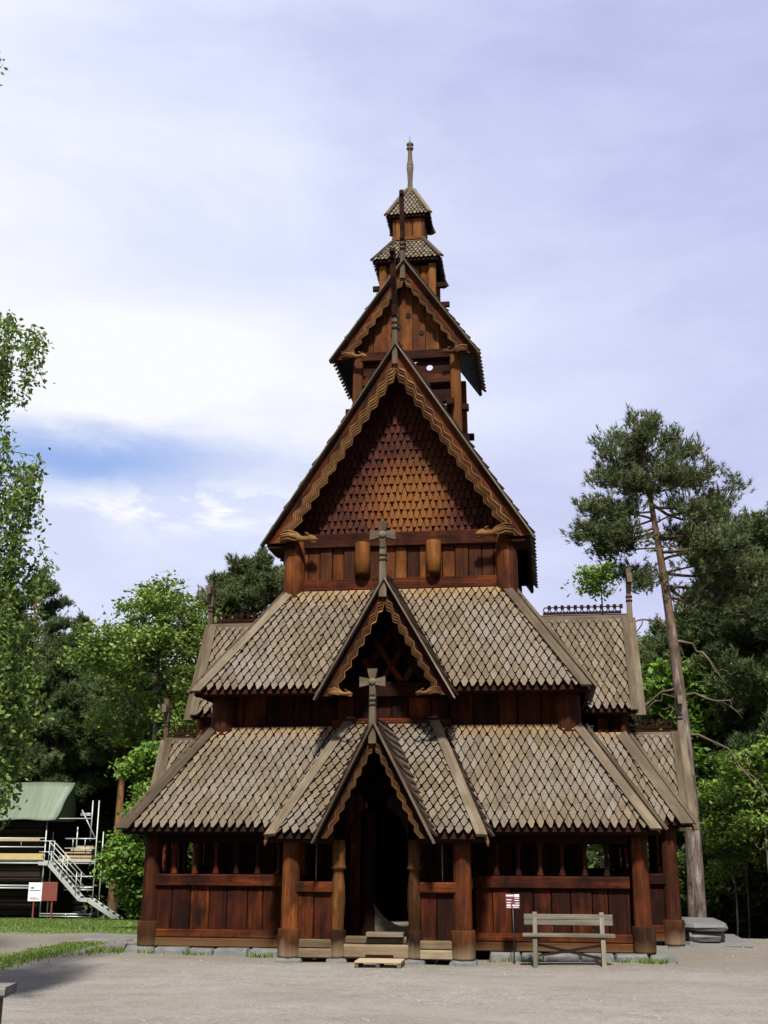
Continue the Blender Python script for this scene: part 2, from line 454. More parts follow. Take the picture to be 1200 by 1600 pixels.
def barge(parent, sgn, xe, ze, za, y, width, n, amp, th=.06, rib=.032, nr=4):
    """carved barge board of a gable in the plane y, from the foot (sgn*xe, ze) to the apex (0, za)"""
    a = math.atan2(za - ze, xe); Lg = math.hypot(xe, za - ze)
    T = Vector((-sgn * math.cos(a), 0, math.sin(a))); I = Vector((-sgn * math.sin(a), 0, -math.cos(a)))
    E = Vector((sgn * xe, y, ze)); F = Vector((0, -1, 0))
    def P(s, o, t):
        lo, hi = o / math.tan(a), Lg - o * math.tan(a)
        return E + T * (lo + (hi - lo) * s) + I * o + F * t
    NS = n * 20
    jt = [random.uniform(-.09, .09) for _ in range(n + 2)]
    W = [width - amp + amp * wavep((i / NS * n) % 1.0) * (1 + jt[int(i / NS * n)]) for i in range(NS + 1)]
    mb = MB(TAR, CARVE)
    def strip(o0, o1, t0, t1, m):
        vs = []; gr = []
        for i in range(NS + 1):
            s = i / NS
            for o, t in ((o0[i], t0), (o1[i], t0), (o1[i], t1), (o0[i], t1)):
                vs.append(P(s, o, t)); gr.append((s * Lg, o, t))
        fs = []
        for i in range(NS):
            for j in range(4):
                q = (i * 4 + j, i * 4 + (j + 1) % 4, i * 4 + 4 + (j + 1) % 4, i * 4 + 4 + j)
                fs.append(q if sgn > 0 else q[::-1])
        fs += [(0, 1, 2, 3), (NS * 4 + 3, NS * 4 + 2, NS * 4 + 1, NS * 4)]
        mb.add(vs, fs, gr, None, m)
    z = [0.0] * (NS + 1)
    strip(z, W, -th, 0, 0)
    for k in range(nr):
        o1 = [w - .003 - k * rib * 1.85 for w in W]; o0 = [o - rib for o in o1]
        strip(o0, o1, .0, .02, 1)
    b = mb.build('barge_board', parent)
    # cover strip along the upper edge
    cb = MB(GREY)
    cb.beam(E + I * -.03 + F * .05 - T * .1, E + T * (Lg + .0) + I * -.012 + F * .045, .19, .03, -I)
    cb.build('verge_board', parent)
    return a, Lg

def dragon(parent, sgn, x, z, y, s=1.0):
    """carved beast head on the barge foot, neck and head stretched level towards the middle of the gable"""
    mb = MB(CARVE)
    d = -sgn
    pts = [(x, y, z + .02 * s), (x + d * .16 * s, y - .01, z + .05 * s), (x + d * .3 * s, y - .02, z + .02 * s), (x + d * .42 * s, y - .03, z - .04 * s), (x + d * .54 * s, y - .04, z - .05 * s), (x + d * .62 * s, y - .045, z - .035 * s), (x + d * .7 * s, y - .05, z - .05 * s), (x + d * .76 * s, y - .05, z - .065 * s)]
    mb.tube(pts, [.1 * s, .125 * s, .1 * s, .062 * s, .058 * s, .085 * s, .06 * s, .03 * s], 10)
    # lower jaw, ear and mane curls
    mb.tube([(x + d * .58 * s, y - .05, z - .09 * s), (x + d * .68 * s, y - .055, z - .125 * s), (x + d * .75 * s, y - .055, z - .115 * s)], [.035 * s, .028 * s, .012 * s], 7)
    mb.tube([(x + d * .58 * s, y - .06, z + .02 * s), (x + d * .54 * s, y - .065, z + .08 * s), (x + d * .49 * s, y - .06, z + .09 * s)], [.03 * s, .022 * s, .008 * s], 6)
    for k in range(4):
        zz = z + (.1 - .055 * k) * s
        mb.tube([(x - d * .02, y - .1 * s, zz), (x + d * .14 * s, y - .125 * s, zz + .025 * s), (x + d * .3 * s, y - .1 * s, zz - .02 * s), (x + d * .4 * s, y - .07 * s, z - .03 * s)], [.012, .018, .014, .006], 6)
    mb.build('carved_head', parent)

def cross(parent, x, y, z, h=1.05, s=1.0):
    """flared wooden cross on a ringed post, in the plane of the gable"""
    mb = MB(GREY, EDGE, GREY)
    U, V, N = (1, 0, 0), (0, 0, 1), (0, -1, 0)
    zc = z + h - .26 * s
    mb.beam((x, y + .02, z - .3), (x, y + .02, zc - .12 * s), .15 * s, .13 * s, (0, 1, 0), w2=.12 * s, h2=.1 * s)
    for q in (.34, .42):
        mb.beam((x, y + .02, z + h * q), (x, y + .02, z + h * q + .03), .16 * s, .14 * s, (0, 1, 0), m=1)
    a, b, c = .055 * s, .1 * s, .25 * s
    out = [(-a, -c), (a, -c), (a, -a), (c, -b), (c, b), (a, a), (b, c), (-b, c), (-a, a), (-c, b), (-c, -b), (-a, -a)]
    # cut into convex arms so that no face folds
    for pl, rr in (([(-a, -c), (a, -c), (a, c * .98), (b, c), (-b, c), (-a, c * .98)], 0),):
        pass
    mb.prism([(-a, -c), (a, -c), (a, -a), (a, a), (-a, a), (-a, -a)], (x, y, zc), U, V, N, -.05, .05)
    mb.prism([(-a, a), (a, a), (b, c), (-b, c)], (x, y, zc), U, V, N, -.05, .05, m=2)
    mb.prism([(a, -a), (c, -b), (c, b), (a, a)], (x, y, zc), U, V, N, -.05, .05, 'u', 2)
    mb.prism([(-c, -b), (-a, -a), (-a, a), (-c, b)], (x, y, zc), U, V, N, -.05, .05, 'u', 2)
    mb.lathe([(.07 * s, 0), (.07 * s, .015), (.02 * s, .03)], (x, y - .05, zc), (0, -1, 0), 14)
    mb.build('cross', parent)

def crest(parent, p0, p1, h=.2):
    """openwork ridge comb: rings between two rails"""
    mb = MB(TARD)
    p0, p1 = Vector(p0), Vector(p1); L = (p1 - p0).length; a = (p1 - p0) / L; up = Vector((0, 0, 1)); nn = a.cross(up)
    mb.beam(p0 + up * .02, p1 + up * .02, .05, .05)
    n = max(3, round(L / (h * .98))); d = L / n
    for i in range(n):
        c = p0 + a * ((i + .5) * d) + up * (.035 + h * .45)
        ro, ri = d * .48, d * .34; S = 14; vs = []
        for t_ in (-.02, .02):
            for r_ in (ri, ro):
                for k in range(S):
                    th = 2 * math.pi * k / S
                    vs.append(c + a * (r_ * math.cos(th)) + up * (r_ * math.sin(th)) + nn * t_)
        fs = []
        for k in range(S):
            k2 = (k + 1) % S
            fs += [(k, k2, S + k2, S + k), (2 * S + k, 3 * S + k, 3 * S + k2, 2 * S + k2), (S + k, S + k2, 3 * S + k2, 3 * S + k), (k, 2 * S + k, 2 * S + k2, k2)]
        mb.add(vs, fs)
        q = p0 + a * (i * d) + up * (.035 + h * .85)
        mb.beam(q - a * .035, q + a * .035, .03, .09)
    mb.build('ridge_crest', parent)

def gable_roof(xe, ze, za, yf, yb, w=.15, p=.167, big=False, under=None):
    """two steep slopes from the gable plane yf back to yb"""
    mb = roof_part()
    for sg in (-1, 1):
        O = (sg * xe, yb if sg > 0 else yf, ze); U = (0, -1, 0) if sg > 0 else (0, 1, 0)
        if sg > 0: O = (xe, yf, ze); U = (0, 1, 0)
        else: O = (-xe, yb, ze); U = (0, -1, 0)
        O, U, V, N = frame(O, U, (0, O[1], za))
        Ls = math.hypot(xe, za - ze); reg = [(0, 0), (abs(yb - yf), 0), (abs(yb - yf), Ls), (0, Ls)]
        slab(mb, O, U, V, N, reg, -.07, -.002)
        shingles(mb, O, U, V, N, reg, w, p)
    mb.beam((0, yf - .02, za + .045), (0, yb, za + .045), .14, .1, m=2)
    return mb.build('gable_roof', church)

def local(rot=0, dx=0):
    """frame whose front (-y) is turned to another side of the church"""
    return Matrix.Rotation(R(rot), 4, 'Z') @ Matrix.Translation((0, dx, 0))

# ---- low roof (gallery) and aisle roof, four hips each
PH = math.hypot(1.2, Z1 - Z0)
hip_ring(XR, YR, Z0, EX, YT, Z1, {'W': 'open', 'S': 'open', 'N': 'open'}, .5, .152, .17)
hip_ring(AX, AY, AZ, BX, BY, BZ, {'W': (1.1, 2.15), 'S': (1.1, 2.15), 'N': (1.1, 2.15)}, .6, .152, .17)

# ---- plank walls
def plank_wall(mb, p0, p1, z0, z1, t=.08, pw=.31, m=0, top=None, depth=.025):
    p0, p1 = Vector((*p0, 0)), Vector((*p1, 0)); a = p1 - p0; L = a.length; a /= L
    n = Vector((a.y, -a.x, 0)); k = max(1, round(L / pw)); x = 0
    cuts = [0] + [L * (i + random.uniform(-.16, .16)) / k for i in range(1, k)] + [L]
    for c0, c1 in zip(cuts, cuts[1:]):
        mid = (c0 + c1) / 2; off = random.uniform(-depth, depth) * .5
        mb.beam(p0 + a * mid + n * off + Vector((0, 0, z0)), p0 + a * mid + n * off + Vector((0, 0, z1)), (c1 - c0) - .014, t, n, .012, m)

def post(x, y, z0, z1, r, base_h=.42, base=True, mat=None, taper=.93, seg=20, br=1.28, foot=None):
    mb = MB(mat or POST)
    h = z1 - z0
    mb.lathe([(r * (1.02 - (1.02 - taper) * t) * (1 + .012 * math.sin(7 * t)), h * t) for t in [i / 8 for i in range(9)]], (x, y, z0), seg=seg, wob=.012)
    o = mb.build('post', church)
    if base:
        b = MB(foot or BASE)
        R_ = r * br
        b.lathe([(R_ * .97, 0), (R_, .04), (R_ * 1.03, base_h * .5), (R_ * 1.02, base_h - .025), (R_ * .97, base_h - .004), (r * 1.03, base_h)], (x, y, z0), seg=seg, wob=.02)
        b.build('post_base', o)
    return o

def baluster(x, y, z0, z1, s=1.0):
    h = z1 - z0; b = MB(TAR)
    b.lathe([(.062, 0), (.062, .03), (.045, .06), (.05, .085), (.032, .11), (.036, h * .4), (.034, h * .62), (.03, h * .7), (.044, h * .74), (.034, h * .78), (.06, h * .9), (.062, h)], (x, y, z0), seg=10)
    b.build('baluster', church)

def parapet(p0, p1, zt=1.2, planks=True, bal=0, b0=0, db=.37, sill=True, rail_h=.2, plate=1.9, pale=False, z_s=.0):
    """gallery wall: sill beam, planks, rail, balusters and top plate between two posts"""
    a = Vector((p1[0] - p0[0], p1[1] - p0[1], 0)); L = a.length; a /= L
    nrm = Vector((a.y, -a.x, 0)); V3 = lambda p, z: Vector((p[0], p[1], z))
    if sill:
        s = MB(PALEW if pale else TAR)
        s.beam(V3(p0, z_s + .075), V3(p1, z_s + .075), .2, .145, ch=.015); s.beam(V3(p0, z_s + .22), V3(p1, z_s + .22), .19, .135, ch=.015)
        s.build('sill_beam', church)
    w = MB(TAR); plank_wall(w, p0, p1, z_s + .29, zt - rail_h + .01); w.build('wall', church)
    r = MB(TAR); r.beam(V3(p0, zt - rail_h / 2) + nrm * .03, V3(p1, zt - rail_h / 2) + nrm * .03, .17, rail_h, ch=.018); r.build('arcade_rail', church)
    for i in range(bal):
        q = V3(p0, 0) + a * (b0 + i * db); baluster(q.x, q.y, zt, plate - .17)
    t = MB(TARD); t.beam(V3(p0, plate - .08), V3(p1, plate - .08), .18, .18, ch=.015); t.build('top_plate', church)

FY, SX = 3.95, 4.25
# west front
parapet((-4.1, -FY), (-1.52, -FY), 1.2, bal=6, b0=.3, db=.378)
parapet((1.5, -FY), (4.1, -FY), 1.2, bal=6, b0=.39, db=.37)
# sides and back
for sx in (-1, 1):
    x = sx * SX
    parapet((x, -3.75) if sx > 0 else (x, -1.55), (x, -1.55) if sx > 0 else (x, -3.75), 1.2, bal=5, b0=.3, db=.38)
    parapet((x, 1.55) if sx > 0 else (x, 3.75), (x, 3.75) if sx > 0 else (x, 1.55), 1.2, bal=5, b0=.3, db=.38)
parapet((4.1, FY), (-4.1, FY), 1.2, bal=18, b0=.6, db=.41)
for sx in (-1, 1):
    for sy in (-1, 1):
        post(sx * SX * (1.01 if sx > 0 else .99), sy * 3.95, 0, 1.95, .148, foot=FOOT)

# ---- inner (aisle) walls and nave walls
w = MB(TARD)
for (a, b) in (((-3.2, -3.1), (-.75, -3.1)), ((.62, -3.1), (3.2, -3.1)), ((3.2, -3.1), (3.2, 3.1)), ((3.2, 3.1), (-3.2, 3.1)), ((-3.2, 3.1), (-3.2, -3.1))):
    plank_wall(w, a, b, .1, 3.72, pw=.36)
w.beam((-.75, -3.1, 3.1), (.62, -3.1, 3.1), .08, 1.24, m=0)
w.build('wall', church)
w = MB(TAR)
for (a, b) in (((-3.2, -3.12), (3.2, -3.12)), ((3.2, -3.1), (3.2, 3.1)), ((3.2, 3.1), (-3.2, 3.1)), ((-3.2, 3.1), (-3.2, -3.1))):
    plank_wall(w, a, b, 3.7, 4.62, pw=.42)
w.build('wall', church)
w = MB(AMBER)
plank_wall(w, (-2.05, -2.32), (2.15, -2.32), 6.66, 7.5, pw=.25, depth=.05)
for (a, b) in (((2.15, -2.3), (2.15, 2.3)), ((2.15, 2.3), (-2.15, 2.3)), ((-2.15, 2.3), (-2.15, -2.3))):
    plank_wall(w, a, b, 6.4, 7.7, pw=.33)
w.build('wall', church)
# bottom and top beams of the nave band
b = MB(TAR); b.beam((-2.0, -2.36, 6.68), (2.05, -2.36, 6.68), .16, .24, ch=.02); b.build('wall_beam', church)
b = MB(TAR); b.beam((-2.1, -2.37, 7.59), (2.15, -2.37, 7.59), .17, .3, ch=.02); b.build('wall_beam', church)
b = MB(TARD); b.beam((-2.1, -2.16, 7.72), (2.1, -2.16, 7.72), .3, .05); b.build('ledge', church)
for x in (-.7, .72):   # projecting half logs
    mb = MB(GOLD); mb.lathe([(.12, 0), (.15, .02), (.155, .3), (.15, .63), (.14, .65)], (x, -2.5, 6.86), seg=22); mb.build('half_log', church)
for sx in (-1, 1):
    for sy in (-1, 1):
        x = sx * 2.13 + .03
        mb = MB(POST); mb.lathe([(.05, -.25), (.15, -.18), (.2, -.02), (.215, .15), (.21, .6), (.2, 1.2)], (x, sy * 2.4, 6.42), seg=24); mb.build('post', church)
        mb = MB(POST); mb.lathe([(.06, -.32), (.17, -.25), (.225, -.08), (.245, .12), (.24, .5), (.225, 1.0)], (sx * 3.2, sy * 3.2, 3.72), seg=24); mb.build('post', church)
        mb = MB(TARD); mb.lathe([(.2, 0), (.2, 2.6), (.2, 3.7)], (sx * 3.2, sy * 3.1, .0), seg=16); mb.build('post', church)

# ---- main roof with its great west gable
MX, MZ, MA, MY = 2.636, 7.51, 11.67, 2.69
mr = gable_roof(MX, MZ, MA, -MY + .03, 2.65, .3, .27)
for sg in (-1, 1):
    barge(mr, sg, MX, MZ, MA, -MY, .385, 13, .058, rib=.022, nr=5)
    dragon(mr, sg, sg * 2.3, MZ + .1, -MY - .02, .95)
# the shadowed soffit boards at the gable foot
for sg in (-1, 1):
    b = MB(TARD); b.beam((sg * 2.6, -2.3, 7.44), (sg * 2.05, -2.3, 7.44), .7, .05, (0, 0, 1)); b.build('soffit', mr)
# shingled gable wall
gw = MB(SHINR, EDGE, TARD)
O, U, V, N = (Vector((-2.5, -2.02, 7.74)), Vector((1, 0, 0)), Vector((0, 0, 1)), Vector((0, -1, 0)))
reg = [(.12, 0), (4.88, 0), (2.5, 3.76)]
slab(gw, O, U, V, N, reg, -.08, 0)
shingles(gw, O, U, V, N, reg, .13, .185, .045, tip=.26, wf=.93, sh=.36, gold=lambda u, v, t: max(0, 1 - ((u - 2.65) / 1.05) ** 2 - ((v - .55) / 1.15) ** 2) * .72, tipl=.02)  # golden oval puts the sunlit middle of the gable into the colour
gw.build('gable_wall', mr)
g = MB(TARD); g.prism([(0, 0), (5, 0), (2.5, 3.9)], (2.5, 2.3, 7.6), (-1, 0, 0), (0, 0, 1), (0, 1, 0), -.05, .05); g.build('gable_wall', mr)

def dragon_finial(parent, x, y, z, h, lean, t=.1):
    """tall carved beast neck and head in the plane of the ridge, seen edge-on from the west"""
    mb = MB(TARD, GREY)
    # lower ringed post
    mb.beam((x, y + .06, z - .35), (x, y + .02, z + h * .38), .12, .16, (0, 1, 0), m=1, w2=.1, h2=.15)
    for q in (.2, .26, .32):
        mb.beam((x, y + .03, z + h * q), (x, y + .03, z + h * q + .03), .125, .19, (0, 1, 0), m=0)
    # neck: outline in (forward, up), swept in an s-curve
    cs = [(0, .34), (.02, .45), (.1, .58), (.2, .7), (.26, .82), (.25, .93), (.2, 1.0)]
    hw = [.09, .1, .1, .09, .085, .1, .05]
    P = [(c[0] * lean * 4, c[1] * h) for c in cs]
    for i in range(len(P) - 1):
        (a0, b0), (a1, b1) = P[i], P[i + 1]
        mb.prism([(a0 - hw[i], b0), (a0 + hw[i], b0), (a1 + hw[i + 1], b1), (a1 - hw[i + 1], b1)], (x, y, z), (0, -1, 0), (0, 0, 1), (-1, 0, 0), -t / 2, t / 2)
    # head, reaching forward, with an open jaw and a crest
    fx, fz = P[-2]
    mb.prism([(fx, fz), (fx + .3 * lean * 3, fz - .02), (fx + .28 * lean * 3, fz + .06), (fx + .02, fz + .16)], (x, y, z), (0, -1, 0), (0, 0, 1), (-1, 0, 0), -t * .45, t * .45)
    mb.prism([(fx, fz - .12), (fx + .2 * lean * 3, fz - .12), (fx + .2 * lean * 3, fz - .07), (fx, fz - .04)], (x, y, z), (0, -1, 0), (0, 0, 1), (-1, 0, 0), -t * .42, t * .42)
    mb.build('dragon_finial', parent)
dragon_finial(mr, -.02, -2.75, 11.6, 2.1, .3)

# ---- ridge turret
TX, TZ, TA, TY = 1.579, 12.056, 14.364, 1.255
for sx in (-1, 1):
    for sy in (-1, 1):
        mb = MB(GOLD); mb.beam((sx * 1.13 * (1 if sx > 0 else .96), sy * 1.0, 9.7), (sx * 1.1 * (1 if sx > 0 else .96), sy * 1.0, 12.3), .22, .2, (0, 1, 0)); mb.build('turret_post', church)
for sy in (-1, 1):
    for (z, h, m) in ((11.6, .22, AMBER), (11.18, .3, TARD), (10.9, .14, TARD), (10.2, .16, TARD)):
        b = MB(m); b.beam((-1.34 if h < .2 else -1.02, sy * .96, z), (1.38 if h < .2 else 1.02, sy * .96, z), .16, h); b.build('turret_beam', church)
    b = MB(TAR); b.beam((-1.0, sy * 1.02, 12.16), (1.0, sy * 1.02, 12.16), .18, .22); b.build('turret_beam', church)
for sx in (-1, 1):
    for (z, h, m) in ((11.6, .22, TARD), (11.18, .3, TARD), (10.95, .14, TARD)):
        b = MB(m); b.beam((sx * 1.0, -1.3 if h < .2 else -.9, z), (sx * 1.0, 1.3 if h < .2 else .9, z), .16, h); b.build('turret_beam', church)
tr = gable_roof(TX, TZ, TA, -TY + .03, 1.25, .2, .2)
for sg in (-1, 1):
    barge(tr, sg, TX, TZ, TA, -TY, .3, 8, .052, rib=.018)
    dragon(tr, sg, sg * 1.38, TZ + .07, -TY - .02, .72)
dragon_finial(tr, -.03, -1.3, 14.3, 1.75, .16, .09)

def holed_panel(mb, x0, x1, z0, z1, cx, cz, r, y, t=.05, m=0):
    """board with a round hole (ring of quads out to the rectangle)"""
    S = 20; vs = []; fs = []
    for yy in (y, y + t):
        for k in range(S):
            th = 2 * math.pi * k / S; c, s = math.cos(th), math.sin(th)
            vs.append((cx + r * c, yy, cz + r * s))
        for k in range(S):
            th = 2 * math.pi * k / S; c, s = math.cos(th), math.sin(th)
            tx = (x1 - cx) / c if c > 1e-6 else ((x0 - cx) / c if c < -1e-6 else 1e9)
            tz = (z1 - cz) / s if s > 1e-6 else ((z0 - cz) / s if s < -1e-6 else 1e9)
            q = min(tx, tz); vs.append((cx + q * c, yy, cz + q * s))
    for k in range(S):
        j = (k + 1) % S
        fs += [(S + k, S + j, j, k), (2 * S + k, 2 * S + j, 3 * S + j, 3 * S + k), (k, j, 2 * S + j, 2 * S + k), (S + j, S + k, 3 * S + k, 3 * S + j)]
    mb.add(vs, fs, [(v[0], v[2], v[1]) for v in vs], None, m)
# gable wall of the turret: upright boards under the slope with dark discs as sound holes
gw = MB(AMBER, EDGE)
slope = (TA - TZ) / TX
xs = [-1.0, -.72, -.42, -.13, .16, .45, .75, 1.0]
for x0, x1 in zip(xs, xs[1:]):
    f = lambda x: min(TA - .16 - abs(x) * slope, 99)
    z0 = 12.17
    if x0 < 0 < x1: pts = [(x0 + .006, z0), (x1 - .006, z0), (x1 - .006, f(x1)), (0, f(0)), (x0 + .006, f(x0))]
    else: pts = [(x0 + .006, z0), (x1 - .006, z0), (x1 - .006, f(x1)), (x0 + .006, f(x0))]
    gw.prism(pts, (0, -.98 + random.uniform(-.008, .008), 0), (1, 0, 0), (0, 0, 1), (0, -1, 0), -.03, .03)
for (x, z) in ((.06, 13.15), (-.27, 12.72), (.36, 12.72), (-.16, 12.9)):
    gw.lathe([(.062, 0), (.062, .006)], (x, -1.02, z), (0, -1, 0), 16, 1)  # dark disc paints the shade inside a sound hole
gw.build('gable_wall', tr)
gw = MB(TARD); gw.beam((-1.0, -.93, 12.3), (1.0, -.93, 12.3), .03, .5); gw.build('backing_board', tr)  # added panel, keeps sky from showing between the gable boards
gw = MB(TAR)
holed_panel(gw, .2, 1.0, 11.72, 12.04, .53, 11.88, .075, -.99); gw.beam((-1.0, -.965, 11.88), (.195, -.965, 11.88), .05, .32)
gw.build('board_panel', tr)
# the square upper stages
def pyramid_roof(x, z0, x1, z1, w, p):
    mb = roof_part()
    for k in range(4):
        XF.append(Matrix.Rotation(R(90 * k), 4, 'Z'))
        O, U, V, N = frame((-x, -x, z0), (1, 0, 0), (-x1, -x1, z1)); H = math.hypot(x - x1, z1 - z0)
        reg = [(0, 0), (2 * x, 0), (x + x1, H), (x - x1, H)]
        slab(mb, O, U, V, N, reg, -.05, -.002); shingles(mb, O, U, V, N, reg, w, p, .025)
        XF.pop()
    o = mb.build('turret_roof', church)
    for k in range(4):
        XF.append(Matrix.Rotation(R(90 * k), 4, 'Z'))
        hb = MB(GREY); hb.beam((-x - .05, -x - .05, z0 + .05), (-x1 - .02, -x1 - .02, z1 + .08), .13, .05, (-1, -1, 1)); hb.build('hip_board', o); XF.pop()
    return o
w = MB(AMBER, TARD)
for k in range(4):
    XF.append(Matrix.Rotation(R(90 * k), 4, 'Z'))
    plank_wall(w, (-.5, -.52), (.5, -.52), 13.2, 14.62, pw=.25)
    XF.pop()
w.build('turret_wall', church)
for sx in (-1, 1):
    for sy in (-1, 1):
        b = MB(GOLD); b.beam((sx * .57, sy * .55, 13.3), (sx * .57, sy * .55, 14.64), .17, .15, (0, 1, 0)); b.build('turret_post', church)
for sy in (-1, 1):
    b = MB(TARD); b.beam((-.82, sy * .5, 14.12), (.88, sy * .5, 14.12), .1, .12); b.build('turret_beam', church)
pyramid_roof(.754, 14.68, .3, 15.42, .1, .105)
w = MB(GOLD)
for k in range(4):
    XF.append(Matrix.Rotation(R(90 * k), 4, 'Z'))
    plank_wall(w, (-.33, -.34), (.33, -.34), 15.35, 15.97, pw=.22)
    for s_ in (-1, 1): w.beam((s_ * .33, -.33, 15.35), (s_ * .33, -.33, 15.97), .1, .1, (0, 1, 0))
    w.beam((-.36, -.37, 15.46), (.36, -.37, 15.46), .06, .09)
    XF.pop()
w.build('turret_wall', church)
pyramid_roof(.474, 15.99, .07, 16.86, .09, .1)
sp = MB(GREY)
sp.lathe([(.09, 0), (.075, .12), (.058, .4), (.072, .68), (.085, .78), (.085, .82), (.07, .84), (.085, .86), (.08, .9), (.06, 1.02), (.05, 1.24), (.055, 1.3), (.085, 1.32), (.085, 1.36), (.05, 1.38), (.05, 1.41), (.09, 1.44), (.085, 1.47), (.03, 1.52), (.012, 1.56), (.008, 1.68)], (0, 0, 16.78), seg=14)
sp.build('spire', church)

# ---- dormer gables on the aisle roof (west, south, north)
def mid_gable(rot, dx, front=True, depth=4.31, xo=0):
    XF.append(local(rot, dx))
    gx, gz, ga = 1.176, 4.24, 6.33
    g = gable_roof(gx, gz, ga, -depth + .02, -2.0, .152, .17)
    for sg in (-1, 1):
        barge(g, sg, gx, gz, ga, -depth, .25, 8, .048, rib=.016)
        if rot == 0: dragon(g, sg, sg * .98, gz + .06, -depth - .02, .55)
    cross(g, -.03, -depth - .05, ga - .02, 1.1, .95)
    if rot == 0:
        b = MB(TARD)
        b.prism([(-1.0, 0), (1.0, 0), (0, 1.7)], (0, -2.95, 4.6), (1, 0, 0), (0, 0, 1), (0, -1, 0), -.03, .03); b.build('gable_wall', g)
        lt = MB(TAR)   # crossed slats in the gable
        U, V, N = Vector((1, 0, 0)), Vector((0, 0, 1)), Vector((0, -1, 0))
        for k, (x0, z0, x1, z1) in enumerate(((-.62, 4.62, .1, 5.72), (-.2, 4.62, .28, 5.35), (.22, 4.62, .5, 5.05), (.6, 4.62, -.12, 5.72), (.18, 4.62, -.3, 5.35), (-.25, 4.62, -.52, 5.05))):
            yy = -3.3 if k < 3 else -3.33
            lt.beam((x0, yy, z0), (x1, yy, z1), .1, .028, N)
        lt.build('lattice', g)
        b = MB(TAR); b.beam((-1.0, -3.36, 4.46), (1.0, -3.36, 4.46), .16, .28, ch=.02); b.build('wall_beam', g)
        w = MB(TAR); plank_wall(w, (-1.02, -3.25), (1.02, -3.25), 3.72, 4.36, pw=.32); w.build('wall', g)
        b = MB(TAR); b.beam((-1.1, -3.3, 3.86), (1.1, -3.3, 3.86), .2, .16, ch=.02); b.build('wall_beam', g)
    else:
        for s_ in (-1, 1):
            w = MB(TAR); plank_wall(w, (s_ * .88, -3.5 if s_ > 0 else -4.0), (s_ * .88, -4.0 if s_ > 0 else -3.5), 3.5, 4.62, pw=.3)
            w.beam((s_ * .9, -3.5, 4.2), (s_ * .9, -4.0, 4.2), .12, .12); w.build('wall', g)
            mb = MB(POST); mb.lathe([(.1, 0), (.1, .5), (.095, 1.1)], (s_ * .88, -4.02, 3.5), seg=16); mb.build('post', g)
        w = MB(TARD); plank_wall(w, (-.88, -4.0), (.88, -4.0), 3.5, 4.6); w.build('wall', g)
        b = MB(TARD)
        b.prism([(-1.1, 0), (1.1, 0), (0, 2.0)], (0, -3.7, 4.3), (1, 0, 0), (0, 0, 1), (0, -1, 0), -.03, .03); b.build('gable_wall', g)
        crest(g, (0, -depth + .14, ga + .12), (0, -2.5, ga + .12), .135)
        rb = MB(GREY)
        for s_ in (-1, 1): rb.beam((s_ * .11, -depth + .02, ga - .04), (s_ * .11, -2.2, ga - .04), .04, .2, (0, 0, 1))
        rb.build('ridge_board', g)
        for s_ in (-1, 1):   # wide verge boards lying on the slope
            vb = MB(GREY)
            O, U, V, N = frame((s_ * gx, -depth, gz), (0, 1, 0) if s_ > 0 else (0, -1, 0), (0, -depth, ga))
            H = math.hypot(gx, ga - gz)
            pts = [(0, -.03), (.15, -.03), (.15, H), (0, H)] if s_ > 0 else [(-.15, -.03), (0, -.03), (0, H), (-.15, H)]
            vb.prism(pts, O, U, V, N, .08, .13); vb.build('verge_board', g)
    XF.pop()
    return g
mid_gable(0, 0)
mid_gable(90, -.33, depth=4.29)
mid_gable(-90, -.33, depth=4.15)

